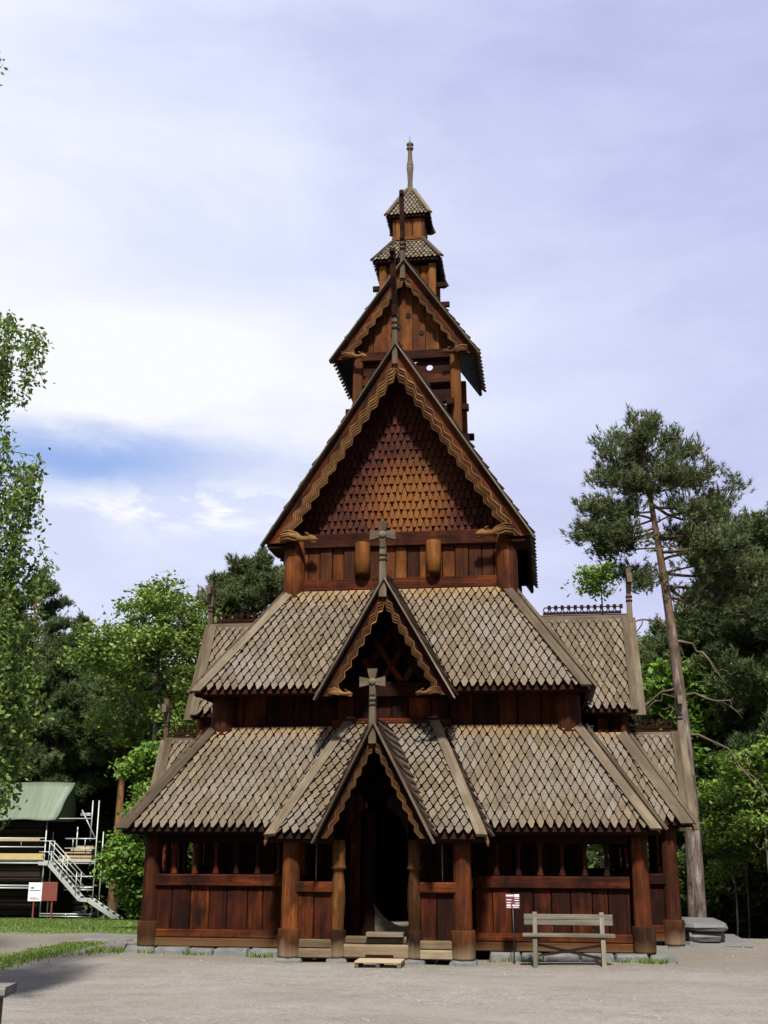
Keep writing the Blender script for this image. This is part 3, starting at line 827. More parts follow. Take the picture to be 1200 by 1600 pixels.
# ---- projecting porches with pentice roof and steep little gable (west, south, north)
def porch(rot, dx, ez=1.8, yo=5.35, ty=3.2, tz=3.9):
    """front at -yo in the porch's own frame"""
    XF.append(local(rot, dx))
    m = Matrix(XF[-1])
    hx, tx = 1.79, .82 if not rot else .9
    gx, ga = .915, ez + 1.82; gy = yo + (.08 if rot == 90 else .21)
    wl = yo - .4                     # line of the porch posts
    # front slope, left and right of the gable
    O, U, V, N = frame((-hx, -yo, ez), (1, 0, 0), (-tx, -ty, tz)); H = math.hypot(yo - ty, tz - ez)
    hv = H * (ga - ez) / (tz - ez) * .96
    regs = [[(0, 0), (hx - gx, 0), (hx, hv), (hx, H), (hx - tx, H)], [(hx + gx, 0), (2 * hx, 0), (hx + tx, H), (hx, H), (hx, hv)]]
    mb = roof_part()
    for r in regs:
        slab(mb, O, U, V, N, r, -.06, -.002); shingles(mb, O, U, V, N, r, .15, .167, gold=goldtop(.4))
    # side slopes back to the main roof
    yb_ = 4.0 if not rot else 3.2
    for sg in (-1, 1):
        if sg > 0: O2, U2 = (hx, -yo, ez), (0, 1, 0)
        else: O2, U2 = (-hx, -yb_, ez), (0, -1, 0)
        O2, U2, V2, N2 = frame(O2, U2, (sg * tx, O2[1], tz)); H2 = math.hypot(hx - tx, tz - ez); Ls = yo - yb_
        yt_ = min(yb_, ty - .001)
        r2 = [(0, 0), (Ls, 0), (yo - yt_, H2), (yo - ty, H2)] if sg > 0 else [(0, 0), (Ls, 0), (yb_ - yo + Ls + (yb_ - ty), H2), (yb_ - yt_, H2)]
        if sg < 0: r2 = [(0, 0), (Ls, 0), (ty - yb_, H2), (yt_ - yb_, H2)]
        slab(mb, O2, U2, V2, N2, r2, -.05, -.002); shingles(mb, O2, U2, V2, N2, r2, .15, .167, gold=goldtop(.4))
    pr = mb.build('roof', church)
    for r in regs:
        e = MB(TARD); e.beam(O + U * (r[0][0] + .02) - N * .07 + V * .03, O + U * (r[1][0] - .02) - N * .07 + V * .03, .05, .05, N)
        e.build('eave_board', pr)
    for sg in (-1, 1):
        hb = MB(GREY)
        c0 = Vector((sg * hx, -yo, ez)); c1 = Vector((sg * tx, -ty, tz)); ax = (c1 - c0).normalized(); ln = (c1 - c0).length
        nin = N; inw = N.cross(ax)
        if inw.x * sg > 0: inw = -inw
        pts = [(-.05, -.02), (ln, -.02), (ln, .15), (.02, .15)]
        if ax.cross(inw).dot(N) < 0: pts = pts[::-1]
        hb.prism(pts, c0, ax, inw, N, .08, .135, 'u')
        if rot:
            vs_ = Vector((0, 1, 0)); N4 = Vector((sg * (tz - ez), 0, hx - tx)).normalized(); in4 = N4.cross(ax)
            if in4.y < 0: in4 = -in4
            pts = [(-.05, -.02), (ln, -.02), (ln, .19), (.06, .19)]
            if ax.cross(in4).dot(N4) < 0: pts = pts[::-1]
            hb.prism(pts, c0, ax, in4, N4, .08, .135, 'u')
        hb.build('hip_board', pr)
        # hook-shaped end of the hip board
        tb = MB(CARVE); tb.tube([c0 + Vector((0, .02, .03)), c0 + Vector((sg * .03, -.03, -.05)), c0 + Vector((sg * .035, -.05, -.12))], [.035, .03, .012], 7); tb.build('hook', pr)
    g = gable_roof(gx, ez, ga, -gy + .02, -3.2 if not rot else -4.0, .15, .157)
    for sg in (-1, 1):
        barge(g, sg, gx, ez + .0, ga, -gy, .18, 8, .036, rib=.011, th=.05)
    cross(g, -.02, -gy - .05, ga - .02, .93, .86)
    if rot:
        crest(g, (0, -gy + .12, ga + .12), (0, -4.0, ga + .12), .135)
        rb = MB(GREY)
        for s_ in (-1, 1): rb.beam((s_ * .1, -gy + .02, ga - .05), (s_ * .1, -3.6, ga - .05), .04, .18, (0, 0, 1))
        rb.build('ridge_board', g)
        for s_ in (-1, 1):
            vb = MB(GREY)
            O3, U3, V3, N3 = frame((s_ * gx, -gy, ez), (0, 1, 0) if s_ > 0 else (0, -1, 0), (0, -gy, ga)); H3 = math.hypot(gx, ga - ez)
            pts = [(0, -.03), (.16, -.03), (.16, H3), (0, H3)] if s_ > 0 else [(-.16, -.03), (0, -.03), (0, H3), (-.16, H3)]
            vb.prism(pts, O3, U3, V3, N3, .08, .13); vb.build('verge_board', g)
    # posts
    zt = ez + .02
    for sg in (-1, 1):
        post(sg * 1.42 - .045 * (rot == 0), -wl, -.06, zt + .1, .155, .45)
        xi = sg * .63 - .04 * (rot == 0)
        mb = MB(INNER)
        mb.lathe([(.098, 0), (.096, .3), (.1, .6), (.122, .85), (.112, 1.1), (.09, 1.28), (.085, 1.36), (.125, 1.38), (.13, 1.41), (.11, 1.43), (.11, 1.55), (.11, zt + .02)], (xi, -wl, -.06), seg=18)
        o = mb.build('post', church)
        b = MB(BASE); b.lathe([(.125, 0), (.135, .05), (.137, .4), (.125, .43), (.1, .44)], (xi, -wl, -.06), seg=14); b.build('post_base', o)
        # parapet between outer and inner post, and at the side
        x0, x1 = sorted((sg * 1.42 - .045 * (rot == 0), xi))
        if rot == 0:
            parapet((x0 + .1, -wl), (x1 - .08, -wl), 1.12, bal=0, rail_h=.17, plate=zt + .06, pale=True, z_s=-.06)
        else: parapet((x0 + .1, -wl), (x1 - .08, -wl), 1.2, bal=2, b0=.18, db=.24, plate=zt + .06)
        ys = (-wl + .1, -FY + .06)
        pa = ((sg * 1.42, ys[1]), (sg * 1.42, ys[0])) if sg < 0 else ((sg * 1.42, ys[0]), (sg * 1.42, ys[1]))
        parapet(pa[0], pa[1], 1.2, bal=2, b0=.26, db=.33, plate=zt + .06)
        rod = MB(GREY); rod.tube([(sg * 1.05, -wl + .02, 1.12), (sg * 1.05, -wl + .02, zt)], .011, 6); rod.build('iron_rod', church)
    # arch boards between the inner posts: quarter-round spandrels
    r_ = .52; zc = zt - .12; zs = zc + r_ + .2
    for sg in (-1, 1):
        ab = MB(TARD); pts = [(sg * r_ * math.cos(t), zc + (r_ + .12) * math.sin(t)) for t in [R(90) * i / 10 for i in range(11)]]
        for (a0, b0), (a1, b1) in zip(pts, pts[1:]):
            lim = lambda x: min(ez + (gx - abs(x)) * (ga - ez) / gx - .1, zs + .12 - max(0, .3 - abs(x)) * 1.2)
            if abs(a1) < .1 or abs(a0) < .1: continue
            q = [(a0, b0), (a0, lim(a0)), (a1, lim(a1)), (a1, b1)]
            if sg > 0: q = [q[0], q[3], q[2], q[1]] if False else q
            q2 = q if sg < 0 else q[::-1]
            q2 = [(x - .03 * (rot == 0), z) for x, z in q2]
            ar = sum(q2[i][0] * q2[(i + 1) % 4][1] - q2[(i + 1) % 4][0] * q2[i][1] for i in range(4))
            if ar < 0: q2 = q2[::-1]
            ab.prism(q2, (0, -wl, 0), (1, 0, 0), (0, 0, 1), (0, -1, 0), -.04, .04)
        ab.build('arch_board', church)
    XF.pop()
porch(0, 0)
porch(90, -.06, ez=2.08, yo=5.36, ty=4.29, tz=3.82)
porch(-90, 0.1, ez=2.05, yo=5.25, ty=4.2, tz=3.82)

# ---- floor, portal and threshold
f = MB(PALEW); 
for i in range(14):
    y0 = -4.8 + i * .14
    f.beam((-.6, y0, .1), (.58, y0, .1), .132, .06, ch=.006)
f.build('floor', church)
f = MB(TARD)
for k in range(26):
    x = -4.1 + k * .328
    f.beam((x, -3.85, .1), (x, -3.1, .1), .32, .05, ch=.005)
f.build('floor', church)
# worn threshold timbers across the porch opening
t = MB(PALEW)
t.beam((-.55, -4.95, .05), (.5, -4.95, .05), .22, .22, ch=.03); t.beam((-.54, -4.86, .21), (.49, -4.86, .21), .24, .12, ch=.03)
t.build('threshold', church)
s = MB(GREY); s.beam((-.18, -4.98, .31), (.42, -4.98, .31), .26, .07, ch=.01); s.build('door_step', church)
s = MB(TARD); s.beam((-.18, -5.12, -.02), (.26, -5.12, -.02), .1, .06); s.build('door_step', church)
# portal: carved jamb columns, high scooped sill and dark doorway
pt = MB(TARD)
for x in (-.42, .5):
    pt.lathe([(.17, 0), (.17, .1), (.15, .14), (.15, .5), (.13, .56), (.12, 1.2), (.115, 2.0), (.15, 2.06), (.16, 2.25)], (x, -3.2, .12), seg=18)
pt.build('portal_column', church)
pb = MB(TAR)
pb.beam((-.68, -3.14, .12), (-.68, -3.14, 2.6), .2, .1, (0, 1, 0)); pb.beam((.64, -3.14, .12), (.64, -3.14, 2.6), .2, .1, (0, 1, 0)); pb.build('portal_frame', church)
sl = MB(SILVER)
n = 10
for i in range(n):    # sill scooped by use
    x0, x1 = -.42 + .92 * i / n, -.42 + .92 * (i + 1) / n
    h = lambda x: .2 + .42 * (abs(x - .2) / .55) ** 2
    sl.prism([(x0, 0), (x1, 0), (x1, h(x1)), (x0, h(x0))], (0, -3.2, .12), (1, 0, 0), (0, 0, 1), (0, -1, 0), -.05, .09, 'u', rnd=.5)
sl.build('portal_sill', church)
bk = MB(TARD); bk.beam((-3.1, 2.9, 2.0), (3.1, 2.9, 2.0), .05, 3.9); bk.build('wall', church)  # added panel, blocks light leaking through the back wall's plank gaps
dl = MB(TARD); dl.beam((-.42, -2.9, 1.2), (-.42, -2.3, 1.2), 2.2, .06, (1, 0, 0)); dl.build('door', church)

# ---- foundation stones under the sills
def stone(x, y, z0, z1, sx, sy, parent=None, name='foundation_stone', mat=None, n=3, jit=.022):
    mb = MB(mat or STONE)
    vs = []; seg = 14
    rings = [(z0, 1.0), (z0 + (z1 - z0) * .45, 1.04), (z0 + (z1 - z0) * .85, 1.0), (z1, .93)]
    js = [random.uniform(1 - .07, 1.07) for _ in range(seg)]
    for (z, k) in rings:
        for i in range(seg):
            t = 2 * math.pi * i / seg; c, s_ = math.cos(t), math.sin(t)
            e = .28
            px = math.copysign(abs(c) ** e, c) * sx / 2; py = math.copysign(abs(s_) ** e, s_) * sy / 2
            vs.append((x + px * k * js[i] + random.uniform(-jit, jit) * .4, y + py * k * js[i] + random.uniform(-jit, jit) * .4, z + (random.uniform(-jit, jit) * .5 if z > z0 else 0)))
    fs = [(j * seg + i, j * seg + (i + 1) % seg, (j + 1) * seg + (i + 1) % seg, (j + 1) * seg + i) for j in range(3) for i in range(seg)]
    fs += [tuple(range(3 * seg, 4 * seg)), tuple(range(seg - 1, -1, -1))]
    mb.add(vs, fs)
    return mb.build(name, parent)
x = -4.55
while x < -1.75:
    wd = random.uniform(.34, .62); stone(x + wd / 2, -3.98, -.3, .005 - random.uniform(0, .02), wd * .97, .5, church); x += wd
x = 1.75
while x < 4.5:
    wd = random.uniform(.34, .62); stone(x + wd / 2, -3.98, -.3, .002 - random.uniform(0, .02), wd * .97, .55, church); x += wd
for (sx, sgn) in ((4.28, 1), (-4.28, -1)):
    y = -3.6
    while y < 3.8:
        wd = random.uniform(.5, .9); stone(sx, y + wd / 2, -.6, -.003, .5, wd * .97, church); y += wd
for (x, y, sx, sy) in ((5.1, -1.45, .5, .5), (4.72, -1.45, .34, .45), (5.12, 1.45, .5, .5), (-5.1, -1.45, .5, .5), (-5.1, 1.45, .5, .5), (5.12, -.6, .45, .6), (5.12, .5, .45, .6)):
    stone(x, y, -.7, -.065, sx, sy, church)
for x in (-1.45, -.67, .6, 1.38): stone(x, -4.95, -.3, -.062, .42 if abs(x) > 1 else .34, .4, church)

# ------------------------------------------------------------------ terrain
def gz(x, y):
    x = np.asarray(x, float); y = np.asarray(y, float)
    sm = lambda t: np.clip(t, 0, 1) ** 2 * (3 - 2 * np.clip(t, 0, 1))
    z = -.12 - .05 * np.clip(y, 0, 60) * sm((y + 1) / 6)
    right = sm((x - 4.2) / 2.0)
    z = z - right * 1.2 * sm((y - 3.6) / 9)
    back = sm((y - 40) / 60); z = z + back * 2.0
    z = z + .02 * np.sin(x * .55 + 1) * np.sin(y * .47) + .012 * np.sin(x * 1.7 + y * .9)
    return z
def ground_mat():
    m, nt, b = newmat('yard_ground')
    pos = nt.node('ShaderNodeNewGeometry').outputs['Position']; s = nt.sep(pos)
    fine = nt.noise(pos, 55, 6, .75); med = nt.noise(pos, 3.0, 5, .6); big = nt.noise(pos, .35, 4, .6)
    vor = nt.node('ShaderNodeTexVoronoi'); vor.inputs['Scale'].default_value = 38; nt.put(vor.inputs['Vector'], pos)
    peb = nt.sep(vor.outputs['Color'])[0]
    f = nt.math('ADD', nt.math('MULTIPLY', fine, .5), nt.math('MULTIPLY', peb, .26))
    f = nt.math('ADD', f, nt.math('MULTIPLY', med, .36))
    grav = nt.ramp(f, [(.28, (.078, .072, .066)), (.55, (.152, .143, .132)), (.82, (.25, .24, .225))])
    grav = nt.mix(nt.ramp(big, [(.42, 0), (.6, .65)]), grav, nt.mix(.75, grav, (.118, .106, .094)))
    trk = nt.noise(nt.vmath('MULTIPLY', pos, (.28, 1.5, 1)), 1.2, 5, .6, .5)
    grav = nt.mix(nt.ramp(trk, [(.44, 0), (.64, .55)]), grav, (.178, .169, .156))
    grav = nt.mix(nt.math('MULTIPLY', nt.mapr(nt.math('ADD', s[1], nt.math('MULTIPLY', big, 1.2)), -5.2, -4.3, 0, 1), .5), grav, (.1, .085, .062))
    soil = nt.ramp(nt.noise(pos, 7, 5, .7), [(.3, (.018, .016, .01)), (.7, (.05, .045, .022))])
    gr = nt.ramp(nt.noise(pos, 14, 5, .7), [(.3, (.03, .05, .012)), (.7, (.075, .115, .028))])
    # zones with ragged edges: lawn on the far left, forest floor beyond the yard
    wob = nt.math('MULTIPLY', nt.math('SUBTRACT', nt.noise(pos, .8, 5, .65), .5), 2.4)
    yy = nt.math('ADD', s[1], wob); xx = nt.math('ADD', s[0], wob)
    left = nt.mapr(xx, -3.6, -4.4, 0, 1)
    lawn = nt.math('MULTIPLY', left, nt.mapr(yy, -.2, .6, 0, 1))
    sx_ = nt.math('ABSOLUTE', nt.math('ADD', nt.math('ADD', s[0], 6.0), nt.math('MULTIPLY', wob, .12)))
    strip = nt.math('MULTIPLY', nt.mapr(sx_, .34, .55, 1, 0), nt.mapr(nt.math('ADD', s[1], wob), -2.6, -1.8, 1, 0))
    edge = nt.mapr(nt.math('ADD', s[1], nt.math('MULTIPLY', wob, .3)), 3.8, 4.6, 0, 1)
    right = nt.math('MULTIPLY', edge, nt.mapr(xx, -3.5, -2.5, 0, 1))
    deep = nt.mapr(yy, 27, 31, 0, 1)
    c = nt.mix(lawn, grav, gr); c = nt.mix(strip, c, gr); c = nt.mix(right, c, soil); c = nt.mix(deep, c, soil)
    nt.put(b.inputs['Base Color'], c); b.inputs['Roughness'].default_value = .95; b.inputs['Specular IOR Level'].default_value = .15
    bump(nt, b, nt.math('ADD', fine, nt.math('MULTIPLY', med, .8)), .35, .025)
    return m
GROUND = ground_mat()
def grid(name, xs, ys, mat, dz=0):
    X, Y = np.meshgrid(xs, ys); Z = gz(X, Y) + dz
    V = np.stack([X, Y, Z], -1).reshape(-1, 3); nx, ny = len(xs), len(ys)
    i = (np.arange(ny - 1)[:, None] * nx + np.arange(nx - 1)[None, :]).ravel()
    F = np.stack([i, i + 1, i + nx + 1, i + nx], -1)
    o = np_mesh(name, V, F, mat, smooth=True); return o
xs = np.unique(np.concatenate([np.linspace(-260, -30, 24), np.linspace(-30, 25, 140), np.linspace(25, 260, 24)]))
ys = np.unique(np.concatenate([np.linspace(-60, -26, 8), np.linspace(-26, 32, 150), np.linspace(32, 420, 50)]))
g = grid('ground', xs, ys, GROUND); g['kind'] = 'structure'

# grass blades: lawn and the strip beside the path
def blades(name, pts, h, mat):
    n = len(pts); a = rng.uniform(0, 2 * np.pi, n); hh = h * rng.uniform(.5, 1.3, n); w = .012 + .008 * rng.random(n)
    lean = rng.normal(0, .4, (n, 2)) * hh[:, None]
    z = gz(pts[:, 0], pts[:, 1]) - .01
    d = np.stack([np.cos(a), np.sin(a)], -1) * w[:, None]
    v0 = np.column_stack([pts - d, z]); v1 = np.column_stack([pts + d, z]); v2 = np.column_stack([pts + lean, z + hh])
    V = np.stack([v0, v1, v2], 1).reshape(-1, 3); F = np.arange(3 * n).reshape(-1, 3)
    o = np_mesh(name, V, F, mat, rnd=np.repeat(rng.random(n), 3)); o['kind'] = 'stuff'; return o
GRASS = leaf_mat('grass_blades', (.035, .065, .012), (.07, .12, .02), (.12, .17, .04), .25)
P1 = np.column_stack([rng.uniform(-26, -4.2, 60000), rng.uniform(.2, 28, 60000)])
P2y = rng.uniform(-10, -2.2, 9000); P2 = np.column_stack([-6.0 + rng.normal(0, .23, 9000), P2y])
P3 = np.column_stack([rng.normal(4.35, .12, 130), rng.normal(-4.35, .07, 130)])
P4 = np.column_stack([rng.uniform(-5.2, -4.5, 500), rng.normal(-3.9, .3, 500)])
P4 = np.concatenate([P4] + [np.column_stack([rng.normal(cx, .1, 30), rng.normal(-4.3, .05, 30)]) for cx in (-4.1, -3.3, -2.2, -1.95, 2.0, 2.5, 3.9, -.95, .95)])
blades('grass', np.concatenate([P1]), .055, GRASS); blades('grass', P2, .045, GRASS); blades('weeds', np.concatenate([P3, P4]), .09, GRASS)
# loose pebbles on the gravel
n = 9000
px = rng.uniform(-6.5, 9, n); py = -23 + 26 * rng.random(n) ** .8
ok = (px > -3.9) | (py < -5); px, py = px[ok], py[ok]; n = len(px)
ok = ~((np.abs(px) < 4.7) & (py > -4.3)); px, py = px[ok], py[ok]; n = len(px)
r = rng.uniform(.004, .014, n) * np.where(rng.random(n) < .03, 2.3, 1.0); cz = gz(px, py)
base = np.array([[1, 0, 0], [-.5, .87, 0], [-.5, -.87, 0], [0, 0, .8]])
V = base[None] * r[:, None, None] * rng.uniform(.6, 1.3, (n, 4, 3)); V[:, :, 0] += px[:, None]; V[:, :, 1] += py[:, None]; V[:, :, 2] += cz[:, None]
F = (np.array([[0, 1, 3], [1, 2, 3], [2, 0, 3]])[None] + 4 * np.arange(n)[:, None, None]).reshape(-1, 3)
PEB = plain('pebble_stone', (.24, .225, .2), .9, .2, 0, 30, .5)
o = np_mesh('gravel', V.reshape(-1, 3), F, PEB); o['kind'] = 'stuff'

# ------------------------------------------------------------------ things in the yard
def gzf(x, y): return float(gz(x, y))
# slatted bench
bx, by = 3.05, -5.0; bz = gzf(bx, by)
bench = thing('park_bench', 'weathered grey wooden bench with board back and splayed legs beside church', 'bench', (bx, by, bz), rz=R(-.5))
m = MB(SILVER); m.beam((-.72, -.02, .455), (.72, -.02, .455), .3, .045, ch=.008); m.build('seat', bench)
m = MB(SILVER); m.beam((-.7, .15, .635), (.7, .15, .635), .035, .08, ch=.006); m.beam((-.7, .165, .72), (.7, .165, .72), .035, .082, ch=.006); m.build('backrest', bench)
for sx in (-.53, .53):
    m = MB(SILVER); m.beam((sx, -.2, -.02), (sx, -.1, .43), .07, .06, (0, 1, 0)); m.build('leg', bench)
    m = MB(SILVER); m.beam((sx, .04, .3), (sx, .2, .785), .07, .06, (0, 1, 0)); m.build('backrest_post', bench)
    m = MB(GREY); m.beam((sx, .3, -.02), (sx, .0, .43), .07, .055, (0, 1, 0)); m.build('leg', bench)
m = MB(GREY); m.beam((-.52, .1, .13), (.5, .1, .3), .04, .05, (0, 1, 0)); m.beam((-.5, .16, .3), (.5, .16, .1), .04, .05, (0, 1, 0)); m.build('cross_brace', bench)
# sign on an iron stake
sx_, sy_ = 2.17, -4.62; sz = gzf(sx_, sy_)
sg_ = thing('info_sign', 'small maroon sign with white lettering on a thin iron stake', 'sign', (sx_, sy_, sz))
m = MB(IRON); m.tube([(0, .01, -.1), (0, .01, 1.0)], .011, 8); m.build('stake', sg_)
m = MB(SIGNP); m.beam((-.115, 0, .96), (.115, 0, .96), .018, .23, ch=.003); pl = m.build('panel', sg_)
m = MB(WHITEP)
for (z, x0, x1, h) in ((1.05, -.105, .01, .026), (1.05, .025, .105, .04), (1.01, .03, .105, .008), (.985, -.1, -.02, .012), (.975, .03, .1, .012), (.94, -.1, -.03, .012), (.935, .04, .105, .01), (.9, -.1, -.035, .02), (.9, -.01, .105, .016), (.87, -.1, -.03, .012), (.87, .0, .09, .012)):
    m.beam((x0, -.0105, z), (x1, -.0105, z), .003, h, ch=.0005)
m.build('lettering', pl)
# sawn boards on the ground before the door
pz = gzf(.25, -5.5)
pal = thing('boot_grate', 'low pale wooden slatted step lying before the church door', 'step', (.12, -5.62, pz))
for y in (-.2, -.06, .08, .22):
    m = MB(PALET); m.beam((-.36, y, .085), (.36, y, .085), .12, .028, ch=.004); m.build('slat', pal)
for x in (-.33, .0, .33):
    m = MB(GREY); m.beam((x, -.25, .03), (x, .27, .03), .06, .08, (0, 0, 1), ch=.004); m.build('bearer', pal)
# stone steps at the south porch
st = thing('stone_steps', 'stacked grey slate slab steps at the right side porch', 'steps', (5.7, .1, gzf(5.7, .1)))
def slabstone(x, y, z0, z1, sx, sy, nm): 
    o = stone(x, y, z0, z1, sx, sy, st, nm, SLATE, jit=.03); return o
slabstone(.0, .0, .29, .42, .78, 2.2, 'slab'); slabstone(-.03, .03, .1, .29, .68, 2.1, 'block'); slabstone(.2, .05, -.05, .1, 1.2, 2.3, 'slab'); 
# backless bench at the left foreground edge
gb = thing('plank_bench', 'grey weathered backless bench end at the near left edge', 'bench', (-2.74, -13.5, gzf(-2.3, -14.4)), rz=R(10))
m = MB(DRIFT); m.beam((-1.1, 0, .47), (.42, 0, .47), .42, .09, ch=.02); m.build('seat', gb)
for x in (-.8, .2):
    m = MB(DRIFT); m.beam((x, .0, -.05), (x, .0, .425), .08, .3, (1, 0, 0), ch=.015); m.build('leg', gb)
# flat stones left of the church
for (x, y, sx, sy, h, lab) in ((-5.75, -1.6, 1.0, .8, .05, 'flat bluish stone slab lying where lawn strip meets the gravel'), (-4.85, -3.75, .4, .35, .1, 'small rough grey stone beside the left corner post')):
    z = gzf(x, y); o = stone(x, y, z - .1, z + h, sx, sy, None, 'flat_stone' if sx > .5 else 'rough_stone', SLATE); tag(o, lab, 'stone')

# ------------------------------------------------------------------ scaffolded house on the left
SY = 25.0; SZ = gzf(-18, SY)
house = thing('log_house', 'dark log house under repair behind the scaffolding', 'house', (-22.6, SY + 3.2, SZ))
m = MB(DARKP)
for k in range(15):
    z = .15 + .27 * k
    m.beam((-4, -1.7, z), (3.0, -1.7, z), .2, .262, ch=.05); m.beam((3.0, -1.7, z), (3.0, 3, z), .2, .262, ch=.05); m.beam((-4, -1.7, z), (-4, 3, z), .2, .262, ch=.05); m.beam((-4, 3, z), (3, 3, z), .2, .262, ch=.05)
m.build('wall', house)
m = MB(DARKP); m.beam((-4.3, -1.95, 3.9), (-4.3, .65, 5.6), 7.6, .1, (0, .5, 1)) if False else m.prism([(-4.3, 0), (3.3, 0), (3.3, 4.0), (-4.3, 4.0)], (0, -1.3, 4.0), (1, 0, 0), Vector((0, 1, .4)).normalized(), Vector((0, -.4, 1)).normalized(), -.1, 0); m.build('roof', house)
scaf = thing('scaffold', 'galvanised steel scaffold with stair and plank decks around the log house', 'scaffold', (-18.85, SY, SZ))
def pipe(name, *segs, r=.028, mat=None):
    m = MB(mat or GALV)
    for a, b in segs: m.tube([a, b], r, 6)
    return m.build(name, scaf)
bays = [-6.4, -3.3, 0, 2.3]
for x in bays:
    top = 4.15 if x < 2 else 4.9
    for y in (0, .75): pipe('standard', ((x, y, 0), (x, y, top if y == 0 else 3.6)))
pipe('standard', ((1.25, .4, 2.4), (1.25, .4, 3.8)))
for (z, x0, x1) in ((.12, 0, 2.3), (.22, 0, 2.3), (1.25, -6.4, 0), (1.36, -6.4, 0), (1.2, 1.0, 2.3), (1.32, 1.0, 2.3), (2.28, -6.4, 2.3), (2.95, -6.4, 0), (3.32, -6.4, 0), (2.9, .9, 2.3), (3.3, .9, 2.3), (1.75, .9, 2.3), (4.14, -6.4, 2.0)):
    pipe('ledger', ((x0, -.02, z), (x1, -.02, z)))
for x in (-5.4, -4.4, -2.2, -1.1): pipe('rail_post', ((x, -.02, 2.95), (x, -.02, 3.32)), r=.02)
for x in (1.25, 1.8): pipe('rail_post', ((x, -.02, 2.9), (x, -.02, 3.3)), r=.02)
pipe('diagonal_brace', ((1.55, 0, 4.5), (2.25, 0, 3.3)))
pipe('bracket', ((1.5, 0, 4.35), (2.05, 0, 4.35)), ((1.5, 0, 4.28), (2.05, 0, 4.28)), ((2.02, 0, 3.2), (2.02, 0, 4.9)))
for (z, x0, x1) in ((2.36, -6.4, 2.3), (1.3, -6.4, 0)):
    m = MB(GALV); m.beam((x0, .38, z), (x1, .38, z), .7, .06, ch=.01); m.build('deck', scaf)
m = MB(PLY); m.beam((-6.4, -.05, 2.55), (-.02, -.05, 2.55), .03, .26, ch=.004); m.build('toe_board', scaf)
m = MB(PALET); m.beam((-5, -.05, 3.25), (-.25, -.05, 3.25), .03, .12, ch=.004); m.build('guard_board', scaf)
# stair: stringers with treads, two flights
m = MB(GALV)
for y in (-.55, -.1):
    m.beam((0, y, 2.28), (.45, y, 2.26), .06, .14); m.beam((.45, y, 2.26), (1.95, y, .82), .06, .16); m.beam((1.95, y, .82), (2.3, y, .8), .06, .14); m.beam((2.35, y, .8), (3.7, y, .02), .06, .18)
for i in range(8):
    t_ = (i + .5) / 8; m.beam((.45 + 1.5 * t_, -.55, 2.3 - 1.44 * t_), (.45 + 1.5 * t_, -.1, 2.3 - 1.44 * t_), .2, .04)
for i in range(5):
    t_ = (i + .5) / 5; m.beam((2.35 + 1.35 * t_, -.55, .86 - .78 * t_), (2.35 + 1.35 * t_, -.1, .86 - .78 * t_), .22, .04)
m.build('stair', scaf)
for y in (-.58, -.08):
    for dz in (.45, .9):
        pipe('handrail', ((0, y, 2.3 + dz), (.4, y, 2.3 + dz)), ((.4, y, 2.3 + dz), (1.95, y, .85 + dz)), ((1.95, y, .85 + dz), (2.3, y, .85 + dz)), r=.024)
    for x_, z_ in ((.45, 2.26), (1.1, 1.65), (1.75, 1.0)): pipe('rail_post', ((x_, y, z_), (x_, y, z_ + .95)), r=.02)
# tarpaulin roof: sagging sheet
tp = MB(TARP)
nx, ny = 24, 16; vs = []; fs = []
for j in range(ny + 1):
    for i in range(nx + 1):
        t_ = j / ny; u_ = 1 - abs(2 * t_ - 1)
        x = -28.7 + 10.35 * i / nx + .3 * u_ + .03 * math.sin(j * 1.1)
        z = SZ + 4.1 + 1.62 * u_ + .03 * math.sin(i * 1.3) * (1 - u_) - .05 * math.sin(u_ * 3.14) + .03 * math.sin(i * .9 + j) * u_ * (1 - u_) * 4 + .02 * math.sin(i * .7) * u_
        vs.append((x, SY - .35 + 2.3 * t_, z))
for j in range(ny):
    for i in range(nx):
        q = j * (nx + 1) + i; fs.append((q, q + 1, q + nx + 2, q + nx + 1))
k = len(vs); vs += [(a, b + .01, c - .03) for a, b, c in vs]; fs += [tuple(i_ + k for i_ in f[::-1]) for f in fs]
for i in range(nx): fs.append((i + 1, i, i + k, i + 1 + k))
for j in range(ny): q = j * (nx + 1) + nx; fs.append((q + nx + 1, q, q + k, q + nx + 1 + k))
tp.add(vs, fs, smooth=True)
tag(tp.build('tarpaulin'), 'pale green tarpaulin sheet roofing the scaffold', 'tarpaulin')
# planks stacked on the deck
for k, (x0, x1, z) in enumerate(((.75, 2.25, 2.43), (.8, 2.25, 2.56), (1.05, 2.2, 2.7), (1.3, 2.25, 2.83), (1.55, 2.3, 2.96))):
    m = MB(PALET); m.beam((-19.05 + x0, SY + .35, SZ + z), (-19.05 + x1, SY + .35, SZ + z), .35, .09, ch=.005)
    o = m.build('timber_bundle')
    tag(o, ('lowest pale plank bundle of the stack on the scaffold deck', 'second lowest plank bundle of the stack on the scaffold deck', 'middle plank bundle of the stack on the scaffold deck', 'second highest plank bundle of the stack on the scaffold deck', 'topmost short plank bundle of the stack on the scaffold deck')[k], 'timber', 'planks stacked on the scaffold deck')
bd = thing('notice_board', 'notice board on posts, half white sheet and half red-brown panel', 'sign', (-18.3, SY - 1.2, gzf(-17.9, SY - 1.2)))
m = MB(REDP); m.beam((0, 0, 1.1), (.66, 0, 1.1), .04, .75, ch=.006); m.build('panel', bd)
m = MB(WHITEP); m.beam((-.6, 0, 1.08), (-.01, 0, 1.08), .04, .74, ch=.006); p_ = m.build('panel', bd)
m = MB(INKB); m.beam((-.5, -.023, 1.24), (-.36, -.023, 1.24), .004, .07, ch=.001); m.build('emblem', p_)
